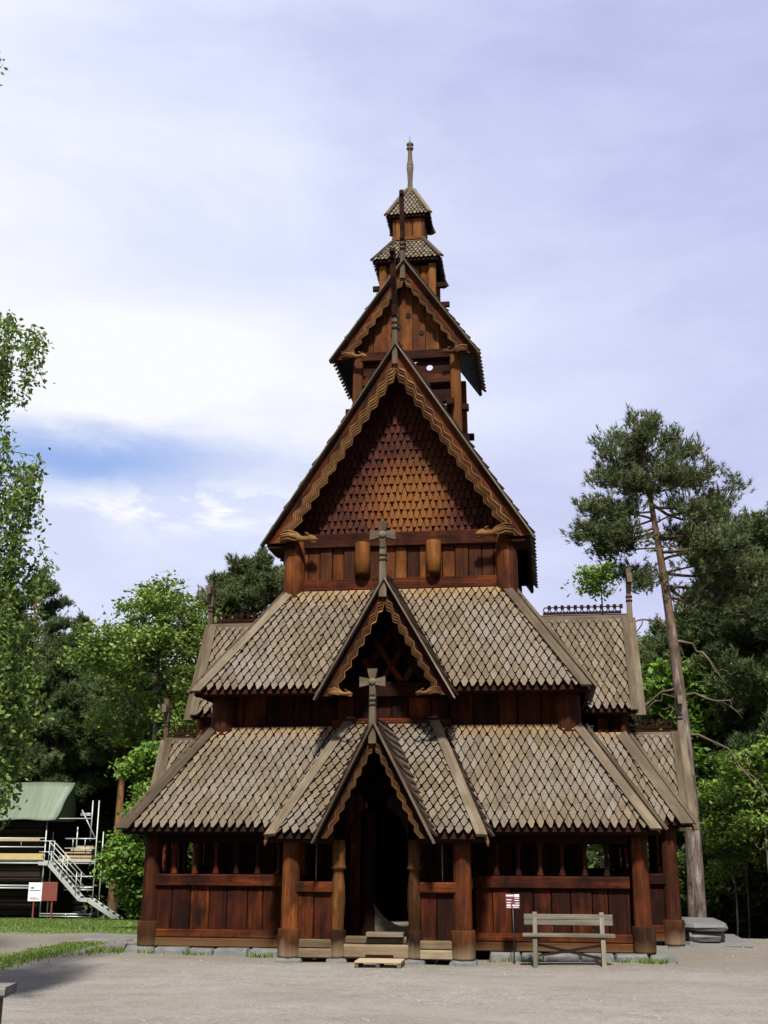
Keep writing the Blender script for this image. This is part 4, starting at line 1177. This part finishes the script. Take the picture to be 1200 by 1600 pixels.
m = MB(INKD); m.beam((-.54, -.023, 1.13), (-.06, -.023, 1.13), .004, .035, ch=.001); m.beam((-.52, -.023, .8), (-.1, -.023, .8), .004, .03, ch=.001); m.beam((-.52, -.023, .85), (-.2, -.023, .85), .004, .015, ch=.001); m.build('lettering', p_)
for x in (-.35, .45):
    m = MB(REDP); m.beam((x, .04, -.1), (x, .04, 1.4), .06, .06); m.build('post', bd)

# ------------------------------------------------------------------ trees
def leaves_at(C, size, flat=.5, spread=None):
    """leaf quads (bent diamonds) at the points C"""
    n = len(C)
    nrm = rng.normal(0, 1, (n, 3)); nrm[:, 2] = np.abs(nrm[:, 2]) + flat; nrm /= np.linalg.norm(nrm, axis=1)[:, None]
    a = np.cross(nrm, rng.normal(0, 1, (n, 3))); a /= np.linalg.norm(a, axis=1)[:, None] + 1e-9; b = np.cross(nrm, a)
    s = size * rng.uniform(.6, 1.3, n)[:, None]
    v = np.stack([C - a * s, C + b * s * .55 - nrm * s * .12, C + a * s, C - b * s * .55 - nrm * s * .12], 1)
    return v.reshape(-1, 3), np.arange(4 * n).reshape(-1, 4)
def join_parts(meshes):
    V = []; F = []; k = 0
    for v, f in meshes: V.append(v); F.append(f + k); k += len(v)
    return np.concatenate(V), np.concatenate(F)

def curve(p0, p1, bend, n=7):
    p0, p1 = np.array(p0, float), np.array(p1, float); t = np.linspace(0, 1, n)[:, None]
    return p0 + (p1 - p0) * t + np.array(bend) * (t * (1 - t) * 4)

def branch_mb(mb, pts, r0, r1, seg=6):
    n = len(pts); mb.tube([tuple(p) for p in pts], [r0 + (r1 - r0) * i / (n - 1) for i in range(n)], seg)

def broadleaf(name, label, cat, x, y, h, cr, leafmat, barkmat=None, seed=1, nclump=150, per=110, leaf=.12, base=.3, shape=1.0, group=None, trunk_r=None, wide_top=.0, z=None):
    """tree with limbs and leaf clumps spread through an uneven crown"""
    global rng
    rr = np.random.default_rng(seed); rng = rr
    z = gzf(x, y) if z is None else z
    t = thing(name, label, cat, (x, y, z), group)
    mb = MB(barkmat or B_GREY); tr = trunk_r or h * .014 + .05
    lean = rr.normal(0, .03 * h, 2)
    trunk = curve((0, 0, -.2), (lean[0], lean[1], h * .8), (rr.normal(0, .1), rr.normal(0, .1), 0), 9); branch_mb(mb, trunk, tr, tr * .25, 9)
    C = []
    cz = h * (base + (1 - base) / 2); hz = h * (1 - base) / 2
    # lobes: a handful of sub-crowns
    nl = 9; lob = []
    for i in range(nl):
        u = rr.uniform(-1, 1); a = rr.uniform(0, 2 * np.pi); rad = cr * (.62 * np.sqrt(max(0, 1 - u * u)) + wide_top * max(u, 0) * .3)
        lob.append((rad * np.cos(a), rad * np.sin(a), cz + u * hz * .72, cr * rr.uniform(.34, .58)))
    lob.append((lean[0], lean[1], cz + hz * .72, cr * .45)); lob.append((0, 0, cz, cr * .6))
    for lx, ly, lz, lr in lob:
        s = trunk[min(8, max(2, int(8 * (lz - lr * .6) / (h * .8))))]
        branch_mb(mb, curve(s, (lx, ly, lz), (0, 0, -.08 * h), 6), tr * .4, .02, 6)
    for k in range(nclump):
        lx, ly, lz, lr = lob[rr.integers(len(lob))]
        d = rr.normal(0, 1, 3); d /= np.linalg.norm(d); q = lr * rr.uniform(.55, 1.08)
        c = np.array([lx, ly, lz]) + d * q * np.array([1, 1, .8])
        if c[2] < h * base * .75: continue
        sp_ = np.array([.30, .30, .13]) * (cr / 3) ** .5 * rr.uniform(.6, 1.4)
        P = c + rr.normal(0, 1, (int(per * rr.uniform(.4, 1.4)), 3)) * sp_
        P[:, 2] -= ((P[:, 0] - c[0]) ** 2 + (P[:, 1] - c[1]) ** 2) * .25
        C.append(P)
        if k % 4 == 0: branch_mb(mb, curve((lx, ly, lz), c, (0, 0, .05), 4), .025, .008, 4)
    C = np.concatenate(C); V, F = leaves_at(C, leaf)
    ob = mb.build('trunk', None); ob.parent = t
    np_mesh('crown', V, F, leafmat, rnd=np.repeat(rr.random(len(F)), 4), parent=t)
    return t

def tufts_at(C, D, ln, wd, nn=13):
    """needle tufts: thin triangles fanned round the shoot direction D at C"""
    n = len(C)
    C = np.repeat(C, nn, 0); D = np.repeat(D, nn, 0); m = len(C)
    d = D + rng.normal(0, .62, (m, 3)); d /= np.linalg.norm(d, axis=1)[:, None]
    s = np.cross(d, rng.normal(0, 1, (m, 3))); s /= np.linalg.norm(s, axis=1)[:, None] + 1e-9
    L = ln * rng.uniform(.6, 1.25, m)[:, None]; C = C + D * rng.uniform(-.5, .5, m)[:, None] * ln * .8
    v = np.stack([C - s * wd, C + s * wd, C + d * L], 1)
    return v.reshape(-1, 3), np.arange(3 * m).reshape(-1, 3), m

def conifer(name, label, x, y, h, cr, mat, barkmat, seed, base=.45, group=None, style='pine', nl=46, tuft=.2, tw=.018, trunk_r=None, lean=(0, 0), bow=.05, dead=0, z=None, dens=1.0, limbs=None, cat='pine tree'):
    global rng
    rr = np.random.default_rng(seed); rng = rr
    z = gzf(x, y) if z is None else z
    t = thing(name, label, cat, (x, y, z), group)
    mb = MB(barkmat, GREY); tr = trunk_r or .06 + h * .013
    tk = curve((0, 0, -.3), (lean[0], lean[1], h * .97), (-lean[0] * .12 + bow, .05, 0), 16)
    n = len(tk); mb.tube([tuple(p) for p in tk], [tr * (1.15 if i == 0 else 1) * (1 - .87 * (i / (n - 1)) ** 1.15) for i in range(n)], 12)
    at = lambda zz: tk[0] + (tk[-1] - tk[0]) * (zz + .3) / (h * .97 + .3) + np.array([-lean[0] * .12 + .05, .05, 0]) * 0
    at = lambda zz: np.array([np.interp(zz, tk[:, 2], tk[:, k]) for k in range(3)])
    Cs, Ds = [], []
    L = limbs or []
    if not limbs:
        for i in range(nl):
            f = rr.uniform(0, 1) ** .85; zz = h * (base + (1 - base) * .96 * f)
            a = rr.uniform(0, 2 * np.pi)
            if style == 'spruce': rad = cr * (1 - f) * rr.uniform(.8, 1.1) + .15; rise = -.12 * rad
            else: rad = cr * (math.sin(min(1, (f * .93 + .1)) * math.pi) ** .6) * rr.uniform(.55, 1.12) + .2; rise = rad * rr.uniform(.0, .45) * (.4 + f)
            L.append((zz, a, rad, rise))
        if style == 'pine': L.append((h * .95, 0, .25, h * .045)); L.append((h * .93, 2.5, .4, .3))
    for (zz, a, rad, rise) in L:
        p0 = at(zz); p1 = p0 + np.array([rad * math.cos(a), rad * math.sin(a), rise])
        pts = curve(p0, p1, (rr.normal(0, .1) * rad, rr.normal(0, .1) * rad, (rr.normal(-.04, .09) if style == 'pine' else .08) * rad), 7)
        branch_mb(mb, pts, max(.015, tr * .2 * min(1, rad / 2)), .008, 6)
        ns = max(3, int((rad * 8 + 3) * dens))
        for k in range(ns):
            f = rr.uniform(.3, 1.0); q = pts[0] + 0; idx = f * 6; i0 = min(5, int(idx)); q = pts[i0] + (pts[i0 + 1] - pts[i0]) * (idx - i0)
            dl = rr.uniform(.25, .65) * (.55 + .3 * rad) * (1.15 - .6 * f)
            dd = (pts[-1] - pts[0]) / (rad + 1e-6) * .5 + rr.normal(0, .75, 3) * np.array([1, 1, .62]) + np.array([0, 0, .34 if style == 'pine' else -.18])
            dd /= np.linalg.norm(dd); e = q + dd * dl
            branch_mb(mb, curve(q, e, (0, 0, -.04), 3), .011, .005, 4)
            m_ = int(rr.integers(8, 14))
            tt = rr.uniform(.35, 1.08, m_)[:, None]
            Cs.append(q + (e - q) * tt + rr.normal(0, .1, (m_, 3)))
            up = np.array([0, 0, .75 if style == 'pine' else -.1])
            Ds.append(np.tile((dd + up) / np.linalg.norm(dd + up), (m_, 1)))
    for (zz, a, rad, rise, bend) in (dead or []):
        p0 = at(zz); p1 = p0 + np.array([rad * math.cos(a), rad * math.sin(a), rise])
        pts = curve(p0, p1, (0, 0, bend), 8); pts[2:-1] += rr.normal(0, .06, (5, 3)); mb.tube([tuple(p) for p in pts], [.036 - .004 * i for i in range(8)], 6, m=1)
        if rad > .8:
            q = pts[4]; mb.tube([tuple(p) for p in curve(q, q + np.array([rad * .45 * math.cos(a + .3), rad * .45 * math.sin(a + .3), -abs(rise) * .6 - .1]), (0, 0, .08), 5)], [.022, .018, .014, .01, .006], 5, m=1)
    C = np.concatenate(Cs); D = np.concatenate(Ds)
    V, F, m = tufts_at(C, D, tuft, tw)
    ob = mb.build('trunk', None); ob.parent = t
    nn = len(F) // len(C)
    rn = np.clip(np.repeat(np.repeat(rr.random(len(C)), nn), 3) * .7 + .3 * np.repeat(rr.random(m), 3), 0, 1)
    np_mesh('crown', V, F, mat, rnd=rn, parent=t)
    return t

def copy_tree(t, x, y, s, rz, label, group=None, sz=None):
    r = t.copy(); COL.objects.link(r); r.location = (x, y, gzf(x, y)); r.scale = (s, s, sz or s); r.rotation_euler = (0, 0, rz); r['label'] = label
    if group: r['group'] = group
    elif 'group' in r: del r['group']
    for ch in list(t.children):
        c = ch.copy(); COL.objects.link(c); c.parent = r
    return r

# the big pine right of the church
A = math.atan2
def lm(z, dx, dy, rise):
    if dx < -1: dx *= .86
    return (z, A(dy, dx), math.hypot(dx, dy), rise)
big = [lm(11.3, -.15, .1, .75), lm(11.2, .35, -.1, .55), lm(11.0, -.6, .3, .55), lm(10.9, .8, .2, .5), lm(10.8, .2, -.8, .5), lm(10.7, -.3, .8, .5), lm(10.6, -1.0, -.2, .6), lm(10.4, 1.3, .1, .55),
       lm(10.3, -.9, .6, .4), lm(10.2, .7, .7, .5), lm(10.1, -1.35, .1, .2), lm(10.0, 1.5, -.3, .4), lm(9.9, .5, -.9, .3), lm(9.7, 2.0, .2, .5), lm(9.6, 1.7, .6, .1), lm(9.5, -1.6, -.3, .1), lm(9.3, -1.9, .1, .35), lm(9.1, -1.8, -.4, -.05), lm(9.3, -1.5, .5, .0),
       lm(8.8, 1.3, .3, .1), lm(9.0, -2.1, .2, .05), lm(8.9, -1.4, -.5, -.05), lm(8.5, 1.9, -.2, .15), lm(8.3, 2.2, .2, .0), lm(8.6, -1.6, 0, -.1), lm(8.0, 2.4, -.3, -.1), lm(8.3, -.9, .3, -.2), lm(7.8, 1.9, .5, -.35), lm(7.5, 2.1, 0, -.5), lm(7.9, -.6, -.2, -.2),
       lm(8.0, 1.5, -.5, .15), lm(8.5, 1.6, -.6, .2), lm(7.7, 2.2, -.4, -.15), lm(8.9, 1.7, -.3, .25), lm(10.5, .1, .5, .4), lm(10.9, -.2, -.5, .3), lm(9.9, -.5, -.7, .2), lm(9.2, .9, -.7, .1), lm(9.8, -.9, -.5, .3), lm(10.15, 1.1, .4, .2), lm(11.1, .05, .3, .5)]
dead = [(6.6, math.pi, 1.1, -.4, .5), (5.3, math.pi, 1.0, -.75, .25), (5.1, 3.3, .9, -.2, .1), (4.75, math.pi, .45, .12, .08), (3.9, math.pi, .8, -.1, .12), (3.4, math.pi, .55, .05, .05), (5.2, .1, 1.4, -.45, .12), (4.3, .05, 2.1, -1.9, .55), (6.4, .2, 1.2, -1.0, .3)]
conifer('pine_tree', 'tall Scots pine with bare lower trunk right beside the church', 5.85, 2.2, 11.75 + .35, 2.2, N_PINE, B_PINE, 11, limbs=big, lean=(-.66, 0), bow=.2, dead=dead, trunk_r=.205, tuft=.14, tw=.011, dens=1.35, z=gzf(5.8, 2.2))

# birch at the left edge: long hanging twigs
def birch(name, label, x, y, h, strands, seed, ntop=170):
    global rng
    rr = np.random.default_rng(seed); rng = rr
    t = thing(name, label, 'birch tree', (x, y, gzf(x, y)))
    mb = MB(B_BIRCH, B_GREY); tk = curve((0, 0, -.2), (.3, .2, h), (.15, 0, 0), 12); branch_mb(mb, tk, .2, .03, 10)
    Cs = []
    lst = list(strands)
    for k in range(ntop):
        f = rr.uniform(.18, 1); a = rr.uniform(0, 2 * np.pi); rad = 2.5 * (1 - .5 * f) * rr.uniform(.2, 1)
        lst.append((rad * math.cos(a), rad * math.sin(a), h * f + .4, rr.uniform(.8, 2.6)))
    for (sx, sy, sz_, ln) in lst:
        p0 = np.array([np.interp(max(.5, sz_ - .9), tk[:, 2], tk[:, k]) for k in range(3)]); p1 = np.array([sx, sy, sz_])
        arm = curve(p0, p1, (0, 0, .55), 7); 
        for i in range(len(arm)): pass
        mb.tube([tuple(p) for p in arm], [.02 - .0145 * (i / 6) ** .5 for i in range(7)], 5, m=1)
        for w_ in range(6):
            o0 = arm[6 - w_ // 3] + rr.normal(0, .1, 3); l2 = ln * rr.uniform(.45, 1.0)
            e = o0 + np.array([rr.normal(-.03, .09), rr.normal(0, .16), -l2]); st_ = curve(o0, e, (rr.normal(0, .06), 0, .1 * l2), 6)
            mb.tube([tuple(p) for p in st_], [.006 - .0007 * i for i in range(6)], 4, m=1)
            m_ = int(l2 * 85); f = rr.uniform(0, 1, m_); ix = np.minimum(4, (f * 5).astype(int)); fr = (f * 5 - ix)[:, None]
            Cs.append(st_[ix] + (st_[ix + 1] - st_[ix]) * fr + rr.normal(0, .055, (m_, 3)))
    C = np.concatenate(Cs); V, F = leaves_at(C, .04, .1)
    ob = mb.build('trunk', None); ob.parent = t
    np_mesh('crown', V, F, L_BIRCH, rnd=np.repeat(rr.random(len(F)), 4), parent=t)
    return t
# strand tops relative to the trunk (trunk stands left of the view)
BXX, BYY = -7.5, -11.2
_st = []
_r2 = np.random.default_rng(5)
for (x, y, z, l, n) in ((-4.95, -11.3, 13.0, .9, 2), (-3.98, -11.3, 8.5, 1.1, 4), (-4.08, -11.3, 8.15, 1.2, 4), (-4.05, -11.3, 6.6, .8, 3), (-3.8, -11.3, 6.3, 1.0, 5), (-3.72, -11.3, 5.5, .9, 4), (-3.85, -11.4, 5.15, 1.4, 7), (-3.62, -11.2, 5.25, .5, 2), (-3.8, -11.4, 4.3, 1.6, 13), (-3.72, -11.3, 3.6, 1.3, 13), (-3.78, -11.2, 3.0, .8, 9), (-3.85, -11.4, 2.5, .8, 3), (-4.15, -11.4, 5.4, 1.8, 6), (-4.15, -11.2, 3.8, 2.0, 8)):
    for k in range(n):
        _st.append((x - BXX + _r2.normal(0, .09), y - BYY + _r2.normal(0, .25), z + _r2.normal(0, .15), l * _r2.uniform(.7, 1.1)))
birch('birch_tree', 'birch with hanging leafy twigs entering the left edge of view', BXX, BYY, 11.5, _st, 21)

# trees behind, left of the church
broadleaf('maple_tree', 'bright green maple with rounded crown left of the church', 'maple tree', -11.4, 17.0, 12.3, 3.0, L_MAPLE, seed=31, nclump=230, per=120, leaf=.095, base=.42)
broadleaf('young_maple', 'yellow-green spreading tree in front of the dark pines', 'tree', -15.6, 30.0, 12.2, 3.3, L_MAPLE, seed=37, nclump=150, per=110, leaf=.095, base=.55)
broadleaf('hazel_shrub', 'bright green leafy shrub against the left gallery corner', 'shrub', -8.0, 6.8, 5.3, 1.05, L_SHRUB, seed=32, nclump=170, per=130, leaf=.08, base=.02)
broadleaf('hazel_shrub', 'low bushy green shrub behind the foot of the scaffold stair', 'shrub', -13.9, 25.0, 6.0, 1.6, L_SHRUB, seed=36, nclump=120, per=120, leaf=.1, base=.02)
conifer('spreading_pine', 'flat-topped pine showing over the left aisle roof', -8.4, 19.0, 13.9, 2.6, N_PINE, B_PINER, 33, base=.5, nl=60, tuft=.2, tw=.02, dens=1.6)
conifer('leaning_pine', 'dark narrow pine rising behind the birch at left', -24.0, 33.0, 17.6, 2.9, N_DARK, B_PINER, 34, base=.35, nl=70, tuft=.2, tw=.02, dens=1.5)
sprL = conifer('spruce_tree', 'small pointed spruce tip between the dark pines and the maple', -22.5, 36.0, 16.2, 2.5, N_DARK, B_PINER, 35, base=.2, style='spruce', nl=110, tuft=.2, tw=.02, dens=1.5, cat='spruce tree')
pA = conifer('forest_pine', 'red-trunked pine standing just behind the scaffold', -16.6, 27.5, 12.8, 2.6, N_DARK, B_PINER, 41, base=.52, nl=56, tuft=.2, tw=.02, dens=1.5, trunk_r=.24)
pB = conifer('forest_pine', 'dense dark pine filling the gap behind the tarpaulin', -20.5, 29.0, 12.4, 2.9, N_DARK, B_PINER, 42, base=.36, nl=80, tuft=.2, tw=.02, dens=1.5)
grpL = 'dark pines of the wood behind the scaffold'
k = 0
for (x, y, s, p) in ((-24, 30, 1.02, pA), (-22.3, 34, 1.0, pB), (-27.5, 33, 1.1, pB), (-17.6, 34, .92, pB), (-14.3, 31, .9, pA), (-13.2, 36, .95, pB), (-25.5, 39, 1.15, pA), (-31, 36, 1.2, pB), (-19.5, 41, 1.08, pA), (-10.5, 33, .88, pB), (-15.5, 41, 1.0, pB), (-29, 44, 1.2, pA), (-23, 46, 1.15, pB), (-8.5, 41, .95, pA), (-11.5, 45, 1.0, pB), (-33, 28, 1.1, pA)):
    copy_tree(p, x, y, s, k * 1.7, 'tall dark pine of the wood behind the scaffold', grpL); k += 1
lfy = broadleaf('forest_maple', 'light green broadleaf tree in the wood just left of the maple', 'tree', -19.2, 34.5, 15.5, 3.2, L_MAPLE, seed=38, nclump=200, per=120, leaf=.12, base=.35)
for i, (x, y, s) in enumerate(((-15.0, 38, .98), (-26.5, 36, .8), (-11.0, 31, .9), (-22.0, 31.5, .62))):
    copy_tree(lfy, x, y, s, 1.2 + i * 1.9, 'light green broadleaf tree among the dark pines of the left wood', 'broadleaf trees in the left wood')
dkb = broadleaf('undergrowth_bush', 'dark green bush at the wood edge behind the log house', 'bush', -15.2, 29.0, 4.6, 2.0, L_DARK, seed=51, nclump=150, per=120, leaf=.14, base=.02)
for i, (x, y, s) in enumerate(((-12.5, 30, 1.1), (-18.2, 33.5, 1.3), (-23.5, 35, 1.3), (-27, 38, 1.4), (-9.5, 30, 1.1), (-6.5, 32, 1.1), (-30, 35, 1.3), (-14, 37, 1.3))):
    copy_tree(dkb, x, y, s, i * 2.1, 'dark leafy bush in the wood behind the scaffold', 'undergrowth bushes of the left wood')

# trees behind, right of the church
rA = conifer('forest_pine', 'dark pine with branches reaching in at the right edge', 10.2, 8.2, 12.9, 2.6, N_DARK, B_PINER, 61, base=.3, nl=90, tuft=.2, tw=.02, dens=1.5)
rB = conifer('forest_pine', 'red-barked forked pine low in the dark wood at right', 9.5, 12.0, 12.9, 2.9, N_DARK, B_PINER, 62, base=.28, nl=90, tuft=.2, tw=.02, dens=1.5)
broadleaf('pale_tree', 'pale green young tree top above the right ridge comb', 'tree', 4.75, 17.5, 13.5, 1.7, L_SAP, seed=63, nclump=150, per=80, leaf=.095, base=.45)
broadleaf('leafy_tree', 'mid green tree between the aisle roof and the big pine', 'tree', 7.1, 12.0, 9.6, 1.9, L_SHRUB, seed=64, nclump=150, per=110, leaf=.12, base=.15)
k = 0
for (x, y, s, p) in ((12.3, 13, .95, rB), (14.2, 10, 1.0, rA), (8.6, 17, .86, rB), (11.5, 19, .98, rA), (14.5, 19, 1.05, rB), (17, 15, 1.1, rA), (6.6, 23, .82, rB), (9.3, 25, .95, rB), (12.8, 27, 1.1, rA), (16.5, 26, 1.1, rB), (4.2, 28, .8, rA), (7.2, 32, .95, rB), (20, 21, 1.1, rB), (11, 34, 1.05, rB), (15, 36, 1.2, rA), (8.1, 14.2, .9, rB), (6.3, 16.5, .84, rB), (7.9, 18.2, .93, rB), (11.2, 15.0, 1.05, rB), (5.7, 20.0, .86, rA)):
    copy_tree(p, x, y, s, .6 + k * 1.9, 'dark pine in the dense wood right of the church', 'dark pines of the right wood'); k += 1
broadleaf('sapling', 'bright green leafy sapling over the yard edge, nearest the steps', 'sapling', 8.2, 6.6, 5.3, 1.25, L_SAP, B_GREY, seed=71, nclump=70, per=60, leaf=.075, base=.42, trunk_r=.035)
sap = broadleaf('sapling', 'bright leafy sapling at the right picture edge', 'sapling', 9.6, 6.9, 5.9, 1.35, L_SAP, B_GREY, seed=72, nclump=80, per=60, leaf=.075, base=.4, trunk_r=.035)
for i, (x, y, s) in enumerate(((7.5, 8.4, .8), (9.0, 8.2, .8), (11.0, 8.0, 1.0), (8.0, 10.0, .95), (12.4, 9.5, 1.1), (9.9, 6.2, .7))):
    copy_tree(sap, x, y, s, 1 + i * 2.3, 'leafy sapling thicket behind the yard edge at right', 'saplings behind the yard edge')
bushR = copy_tree(dkb, 7.6, 13.5, 1.0, .4, 'dark bush deep under the pines right of the church', 'undergrowth bushes of the right wood')
for i, (x, y, s) in enumerate(((10, 14.5, 1.1), (12.6, 16, 1.2), (6.2, 17, 1.0), (15, 15.5, 1.2), (8.8, 21, 1.3), (12, 23, 1.4), (5.8, 10.5, .7))):
    copy_tree(dkb, x, y, s, i * 1.3, 'dark bush deep under the pines right of the church', 'undergrowth bushes of the right wood')
# far-off wood closing the horizon
Cs = []
rng = np.random.default_rng(99)
for k in range(620):
    a = rng.uniform(-1.15, 1.0); d = rng.uniform(62, 80); x, y = 2.8 + d * math.sin(a), -24.7 + d * math.cos(a)
    hh = rng.uniform(5, 10.5); zz = gzf(x, y)
    P = rng.normal(0, 1, (150, 3)) * np.array([1.5, 1.5, 1.0]); P[:, 2] = rng.uniform(0, 1, 150) ** .8 * hh; P[:, :2] *= (1.15 - P[:, 2:3] / hh * .8)
    Cs.append(P + np.array([x, y, zz]))
C = np.concatenate(Cs); V, F = leaves_at(C, .34)
o = np_mesh('distant_forest', V, F, L_DARK, rnd=np.repeat(rng.random(len(F)), 4)); o['kind'] = 'stuff'

# ------------------------------------------------------------------ camera, sun, sky
cam = bpy.data.cameras.new('camera'); co = bpy.data.objects.new('camera', cam); COL.objects.link(co)
yaw, pitch, roll, fpx = .138, .280, .003, 1809.557
cam.sensor_fit = 'HORIZONTAL'; cam.sensor_width = 36; cam.lens = fpx / 1200 * 36; cam.clip_end = 2000; cam.clip_start = .1
co.location = (2.812, -24.689, 1.701)
co.rotation_euler = (Matrix.Rotation(yaw, 4, 'Z') @ Matrix.Rotation(math.pi / 2 + pitch, 4, 'X') @ Matrix.Rotation(roll, 4, 'Z')).to_euler()
SC.camera = co
EL, AZ = R(51), R(9)         # sun elevation; azimuth measured from the west front towards the right
sd = Vector((math.sin(AZ) * math.cos(EL), -math.cos(AZ) * math.cos(EL), math.sin(EL)))
sl = bpy.data.lights.new('sun', 'SUN'); sl.energy = 5.0; sl.angle = R(5); sl.color = (1, .93, .82)
so = bpy.data.objects.new('sun', sl); COL.objects.link(so); so.rotation_euler = sd.to_track_quat('Z', 'Y').to_euler(); so.location = sd * 60

wd = bpy.data.worlds.new('World'); SC.world = wd; wd.use_nodes = True
nt = NT(wd.node_tree); bg = wd.node_tree.nodes['Background']
sky = nt.node('ShaderNodeTexSky', sky_type='NISHITA'); sky.sun_disc = False; sky.sun_elevation = EL
sky.sun_rotation = math.atan2(sd.x, sd.y)
dirv = nt.node('ShaderNodeTexCoord').outputs['Generated']
s = nt.sep(dirv)
az = nt.math('ARCTAN2', s[0], s[1]); el = nt.math('ARCSINE', s[2])
cv = nt.node('ShaderNodeCombineXYZ'); nt.put(cv.inputs[0], az); nt.put(cv.inputs[1], nt.math('MULTIPLY', el, 2.6)); nt.put(cv.inputs[2], .35)
n1 = nt.noise(cv.outputs[0], 3.2, 6, .55, .4); n2 = nt.noise(cv.outputs[0], 11, 6, .6, .3); n3 = nt.noise(cv.outputs[0], 1.3, 3, .5)
def gauss(a0, e0, sa, se, wob=.0):
    da = nt.math('DIVIDE', nt.math('SUBTRACT', az, a0), sa)
    de = nt.math('DIVIDE', nt.math('ADD', nt.math('SUBTRACT', el, e0), nt.math('MULTIPLY', nt.math('SUBTRACT', n2, .5), wob)), se)
    return nt.math('EXPONENT', nt.math('MULTIPLY', nt.math('ADD', nt.math('MULTIPLY', da, da), nt.math('MULTIPLY', de, de)), -1))
def pdir(u, v):
    x, y = (u - 600) / fpx, -(v - 800) / fpx
    fw = math.cos(pitch) - y * math.sin(pitch); up = math.sin(pitch) + y * math.cos(pitch)
    dx, dy = x * math.cos(yaw) - fw * math.sin(yaw), x * math.sin(yaw) + fw * math.cos(yaw)
    return math.atan2(dx, dy), math.atan2(up, math.hypot(dx, dy))
a_, e_ = pdir(120, 715); gap = gauss(a_, e_, .16, .026, .035)
a2, e2 = pdir(330, 600); brt = gauss(a2, e2, .28, .06, .05)
a3, e3 = pdir(260, 775); cum = gauss(a3, e3, .10, .02, .05)
a4, e4 = pdir(90, 350); brt2 = gauss(a4, e4, .3, .16, .05)
# veil of cloud over the clear sky: brightness from noise, brighter towards the left of the view
f = nt.math('ADD', nt.math('MULTIPLY', n1, .55), nt.math('MULTIPLY', n3, .35))
f = nt.math('ADD', f, nt.math('MULTIPLY', az, -.42))
f = nt.math('ADD', f, nt.math('MULTIPLY', brt, .32)); f = nt.math('ADD', f, nt.math('MULTIPLY', brt2, .14)); f = nt.math('ADD', f, nt.math('MULTIPLY', nt.math('MULTIPLY', cum, nt.mapr(n2, .46, .56)), .5))
f = nt.math('ADD', f, nt.math('MULTIPLY', nt.math('ADD', nt.math('SUBTRACT', n2, .5), .22), .17))
cloud = nt.ramp(f, [(.15, (.42, .43, .68)), (.4, (.55, .575, .87)), (.66, (.72, .77, .99)), (.95, (.97, .98, 1.02))])
skyc = nt.mix(1.0, sky.outputs[0], (.1, .1, .1), 'MULTIPLY')
skyb = nt.mix(.55, skyc, (.27, .5, 1.15))
cover = nt.math('SUBTRACT', 1, nt.math('MULTIPLY', nt.mapr(gap, .08, 1.0), .85))
col = nt.mix(cover, skyb, cloud)
nt.put(bg.inputs['Color'], col); bg.inputs['Strength'].default_value = .5

SC.view_settings.view_transform = 'Standard'; SC.view_settings.look = 'None'; SC.view_settings.gamma = 1; SC.view_settings.exposure = 1.0
SC.cycles.max_bounces = 6; SC.cycles.transparent_max_bounces = 8
